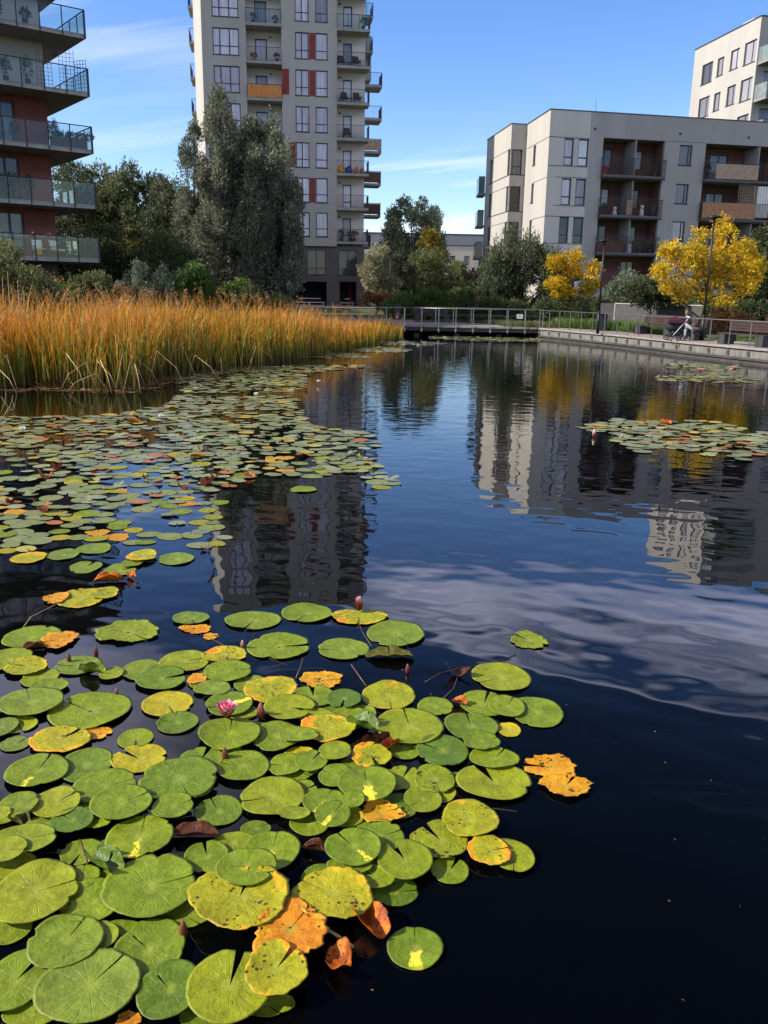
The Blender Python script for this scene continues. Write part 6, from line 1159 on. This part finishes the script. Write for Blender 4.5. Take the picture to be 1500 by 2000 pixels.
stem([(592, 1285, .05), (586, 1305, .02), (578, 1325, 0)], .004, 'short red stem left of the round pad in the upper row'); stem([(640, 1815, .02), (675, 1838, .015), (690, 1850, .01)], .006, 'thick tan stem joining the holed orange pad and the crumpled leaf', 'dry_reed')
stem([(700, 1160 + 55, .01), (708, 1235, 0), (726, 1262, -.002)], .003, 'pale stem curving down from the tall opening bud'); stem([(500, 1297, 0), (420, 1293, 0), (300, 1300, 0), (215, 1318, 0)], .0022, 'long faint stem crossing the water behind the olive pads'); stem([(156, 1640, 0), (165, 1668, 0), (172, 1690, 0)], .004, 'brown stem rising to the cup-shaped folded leaf')
stem([(45, 1226, 0), (60, 1205, .004), (110, 1180, .006), (128, 1170, .006)], .003, 'tan thread-like stem at the orange end of the upper yellow pad', 'dry_reed'); stem([(790, 1590, 0), (860, 1575, 0), (940, 1576, 0), (1010, 1585, -.002)], .003, 'thin stem lying under the right-hand group')
stem([(500, 1236, 0), (480, 1265, 0), (560, 1300, -.001)], .0022, 'thin crooked stem beside the large oval pad'); stem([(405, 1243, 0), (440, 1262, 0), (470, 1283, 0)], .0026, 'straight thin stem running from the orange scrap towards the bitten pad')

# the long drift and the rafts further out
def proj(X_, Y_): d = np.array((X_, Y_, -CZ)); w_ = d @ _f; return 750 + FPX * (d @ CR) / w_, 1000 - FPX * (d @ CU) / w_
REG = [  # photo outline of each raft, density (pads per square metre), radius range
 ([(-40, 812), (160, 815), (235, 808), (330, 788), (420, 784), (560, 780), (590, 800), (600, 832), (700, 842), (738, 858), (735, 890), (740, 915), (775, 945), (735, 956), (700, 925), (640, 930), (560, 936), (470, 942), (440, 960), (435, 1000), (452, 1050), (440, 1062), (400, 1070), (330, 1062), (300, 1062), (230, 1062), (200, 1080), (130, 1066), (0, 1078), (-40, 1080)], 27, (.085, .155)),
 ([(345, 742), (420, 718), (600, 714), (712, 713), (722, 718), (640, 724), (600, 732), (592, 764), (470, 768), (350, 768)], 25, (.10, .16)),
 ([(330, 772), (420, 776), (560, 772), (590, 782), (560, 788), (330, 792)], 23, (.10, .16)),
 ([(560, 692), (640, 689), (700, 692), (725, 698), (690, 702), (570, 700)], 11, (.13, .19)), ([(690, 682), (760, 678), (810, 684), (780, 689), (700, 688)], 21, (.10, .16)), ([(735, 669), (800, 666), (880, 670), (840, 675), (740, 674)], 21, (.10, .16)), ([(830, 657), (940, 655), (1060, 662), (1055, 668), (940, 667), (850, 662)], 20, (.10, .16)),
 ([(1130, 834), (1210, 820), (1240, 824), (1380, 822), (1440, 834), (1500, 846), (1540, 860), (1500, 884), (1450, 902), (1400, 898), (1340, 882), (1240, 886), (1225, 868), (1190, 860), (1215, 850), (1160, 846)], 31, (.10, .16)),
 ([(1285, 716), (1330, 709), (1440, 714), (1450, 722), (1340, 724)], 20, (.10, .16)), ([(1275, 738), (1330, 732), (1400, 728), (1490, 740), (1470, 748), (1380, 748), (1290, 744)], 23, (.10, .16))]
HOLES = [([(238, 903), (250, 930), (235, 962), (330, 968), (345, 945), (290, 925), (300, 905)], .12), ([(60, 892), (160, 895), (175, 915), (180, 950), (100, 965), (0, 960), (0, 892)], .35), ([(290, 1000), (440, 975), (452, 1060), (300, 1062)], .38), ([(-40, 895), (40, 895), (30, 945), (-40, 960)], .15), ([(180, 838), (300, 842), (330, 872), (180, 868)], .4), ([(380, 815), (560, 800), (590, 830), (480, 826)], .45), ([(340, 748), (560, 752), (590, 764), (350, 768)], .25), ([(0, 955), (160, 955), (150, 1005), (0, 1010)], .5), ([(320, 790), (345, 788), (350, 800), (160, 815)], .5)]
allp = []; 
def clash(x, y, r):
    for (a, b, c_) in allp[-900:]:
        if (a - x) ** 2 + (b - y) ** 2 < ((c_ + r) * .62) ** 2: return True
    return False
fgc = [(a, b, c_) for a, b, c_, _ in PADS]
for poly, dens, (r0, r1) in REG:
    wp_ = [tuple(G(a, b)[:2]) for a, b in poly]; wa = np.array(wp_); ar = abs(sum(wa[i][0] * wa[(i + 1) % len(wa)][1] - wa[(i + 1) % len(wa)][0] * wa[i][1] for i in range(len(wa)))) / 2; n = int(ar * dens)
    cand = fill(wp_, n * 3); got = 0
    for x, y in cand:
        if got >= n: break
        px, py = proj(x, y); pr = 1.0
        for hp, q in HOLES:
            if inpoly(np.array([[px, py]]), hp)[0]: pr = min(pr, q)
        pr *= .72 + .55 * sin(x * 2.3 + 1.7 * sin(y * 1.9)) * sin(y * 2.6 + x)
        if rnd.random() > pr: continue
        r = rnd.uniform(r0, r1) * (1 if rnd.random() > .2 else .72)
        if clash(x, y, r) or any((a - x) ** 2 + (b - y) ** 2 < ((c_ + r) * .8) ** 2 for a, b, c_ in fgc): continue
        allp.append((x, y, r)); got += 1
allp.sort(key=lambda p: (p[0] ** 2 + p[1] ** 2) / p[2] ** 2)
NI = 295 - len(FG); var = {}
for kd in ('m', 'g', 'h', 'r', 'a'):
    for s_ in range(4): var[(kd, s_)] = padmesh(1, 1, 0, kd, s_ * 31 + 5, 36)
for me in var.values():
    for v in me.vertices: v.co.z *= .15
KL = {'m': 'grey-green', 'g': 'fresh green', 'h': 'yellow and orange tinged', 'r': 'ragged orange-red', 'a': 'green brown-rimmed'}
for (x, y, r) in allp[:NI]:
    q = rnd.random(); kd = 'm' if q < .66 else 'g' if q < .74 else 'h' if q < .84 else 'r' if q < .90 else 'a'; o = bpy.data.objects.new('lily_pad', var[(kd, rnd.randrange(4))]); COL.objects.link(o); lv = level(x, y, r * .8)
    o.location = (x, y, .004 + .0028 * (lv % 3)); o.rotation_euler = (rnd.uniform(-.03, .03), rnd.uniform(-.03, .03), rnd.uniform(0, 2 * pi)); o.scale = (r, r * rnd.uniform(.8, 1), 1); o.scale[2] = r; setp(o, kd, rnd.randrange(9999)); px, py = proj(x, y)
    zn = ('at the left edge of the long drift' if px < 130 else 'in the left half of the long drift' if px < 300 else 'around the blue opening of the long drift' if px < 440 else 'on the dark tower reflection') if px < 900 else 'in the right-hand raft'
    if px < 900: zn += ', nearer rows' if py > 985 else ', farther rows'
    lab = f'{KL[kd]} lily pad {zn}'; tag(o, lab, 'lily pad', lab.replace(' pad ', ' pads '))
# everything further out, too many and too small to count
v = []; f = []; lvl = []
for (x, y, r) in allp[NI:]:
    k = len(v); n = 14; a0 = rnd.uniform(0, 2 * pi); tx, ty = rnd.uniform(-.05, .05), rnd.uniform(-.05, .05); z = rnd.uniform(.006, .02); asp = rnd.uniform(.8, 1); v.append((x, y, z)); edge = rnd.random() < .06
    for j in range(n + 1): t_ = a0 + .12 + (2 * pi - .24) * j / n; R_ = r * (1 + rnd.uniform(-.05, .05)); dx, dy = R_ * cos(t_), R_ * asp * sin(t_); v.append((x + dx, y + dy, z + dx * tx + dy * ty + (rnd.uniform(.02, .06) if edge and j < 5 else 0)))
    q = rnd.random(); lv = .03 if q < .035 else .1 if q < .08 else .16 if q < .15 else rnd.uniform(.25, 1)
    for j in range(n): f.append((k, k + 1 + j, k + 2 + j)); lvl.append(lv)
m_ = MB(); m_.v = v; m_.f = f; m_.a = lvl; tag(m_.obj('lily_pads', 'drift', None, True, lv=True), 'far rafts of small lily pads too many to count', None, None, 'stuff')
print('pads total', len(allp) + len(FG), 'individual', NI + len(FG))

# small floating specks and bits of leaf on the open water
dp = fill([tuple(G(a, b)[:2]) for a, b in ((-40, 1100), (700, 950), (1540, 900), (1540, 1990), (-40, 1990))], 420); dq = np.column_stack([dp, np.full(len(dp), .004)]); dd_ = rng.normal(size=dq.shape) * (1, 1, .05)
tag(leafmesh('floating_debris', 'dry_plume', dq, dd_, rng.uniform(.003, .016, len(dq)), .004, rng.uniform(.3, 1, len(dq))), 'tiny specks and plant bits floating on the open water', None, None, 'stuff')
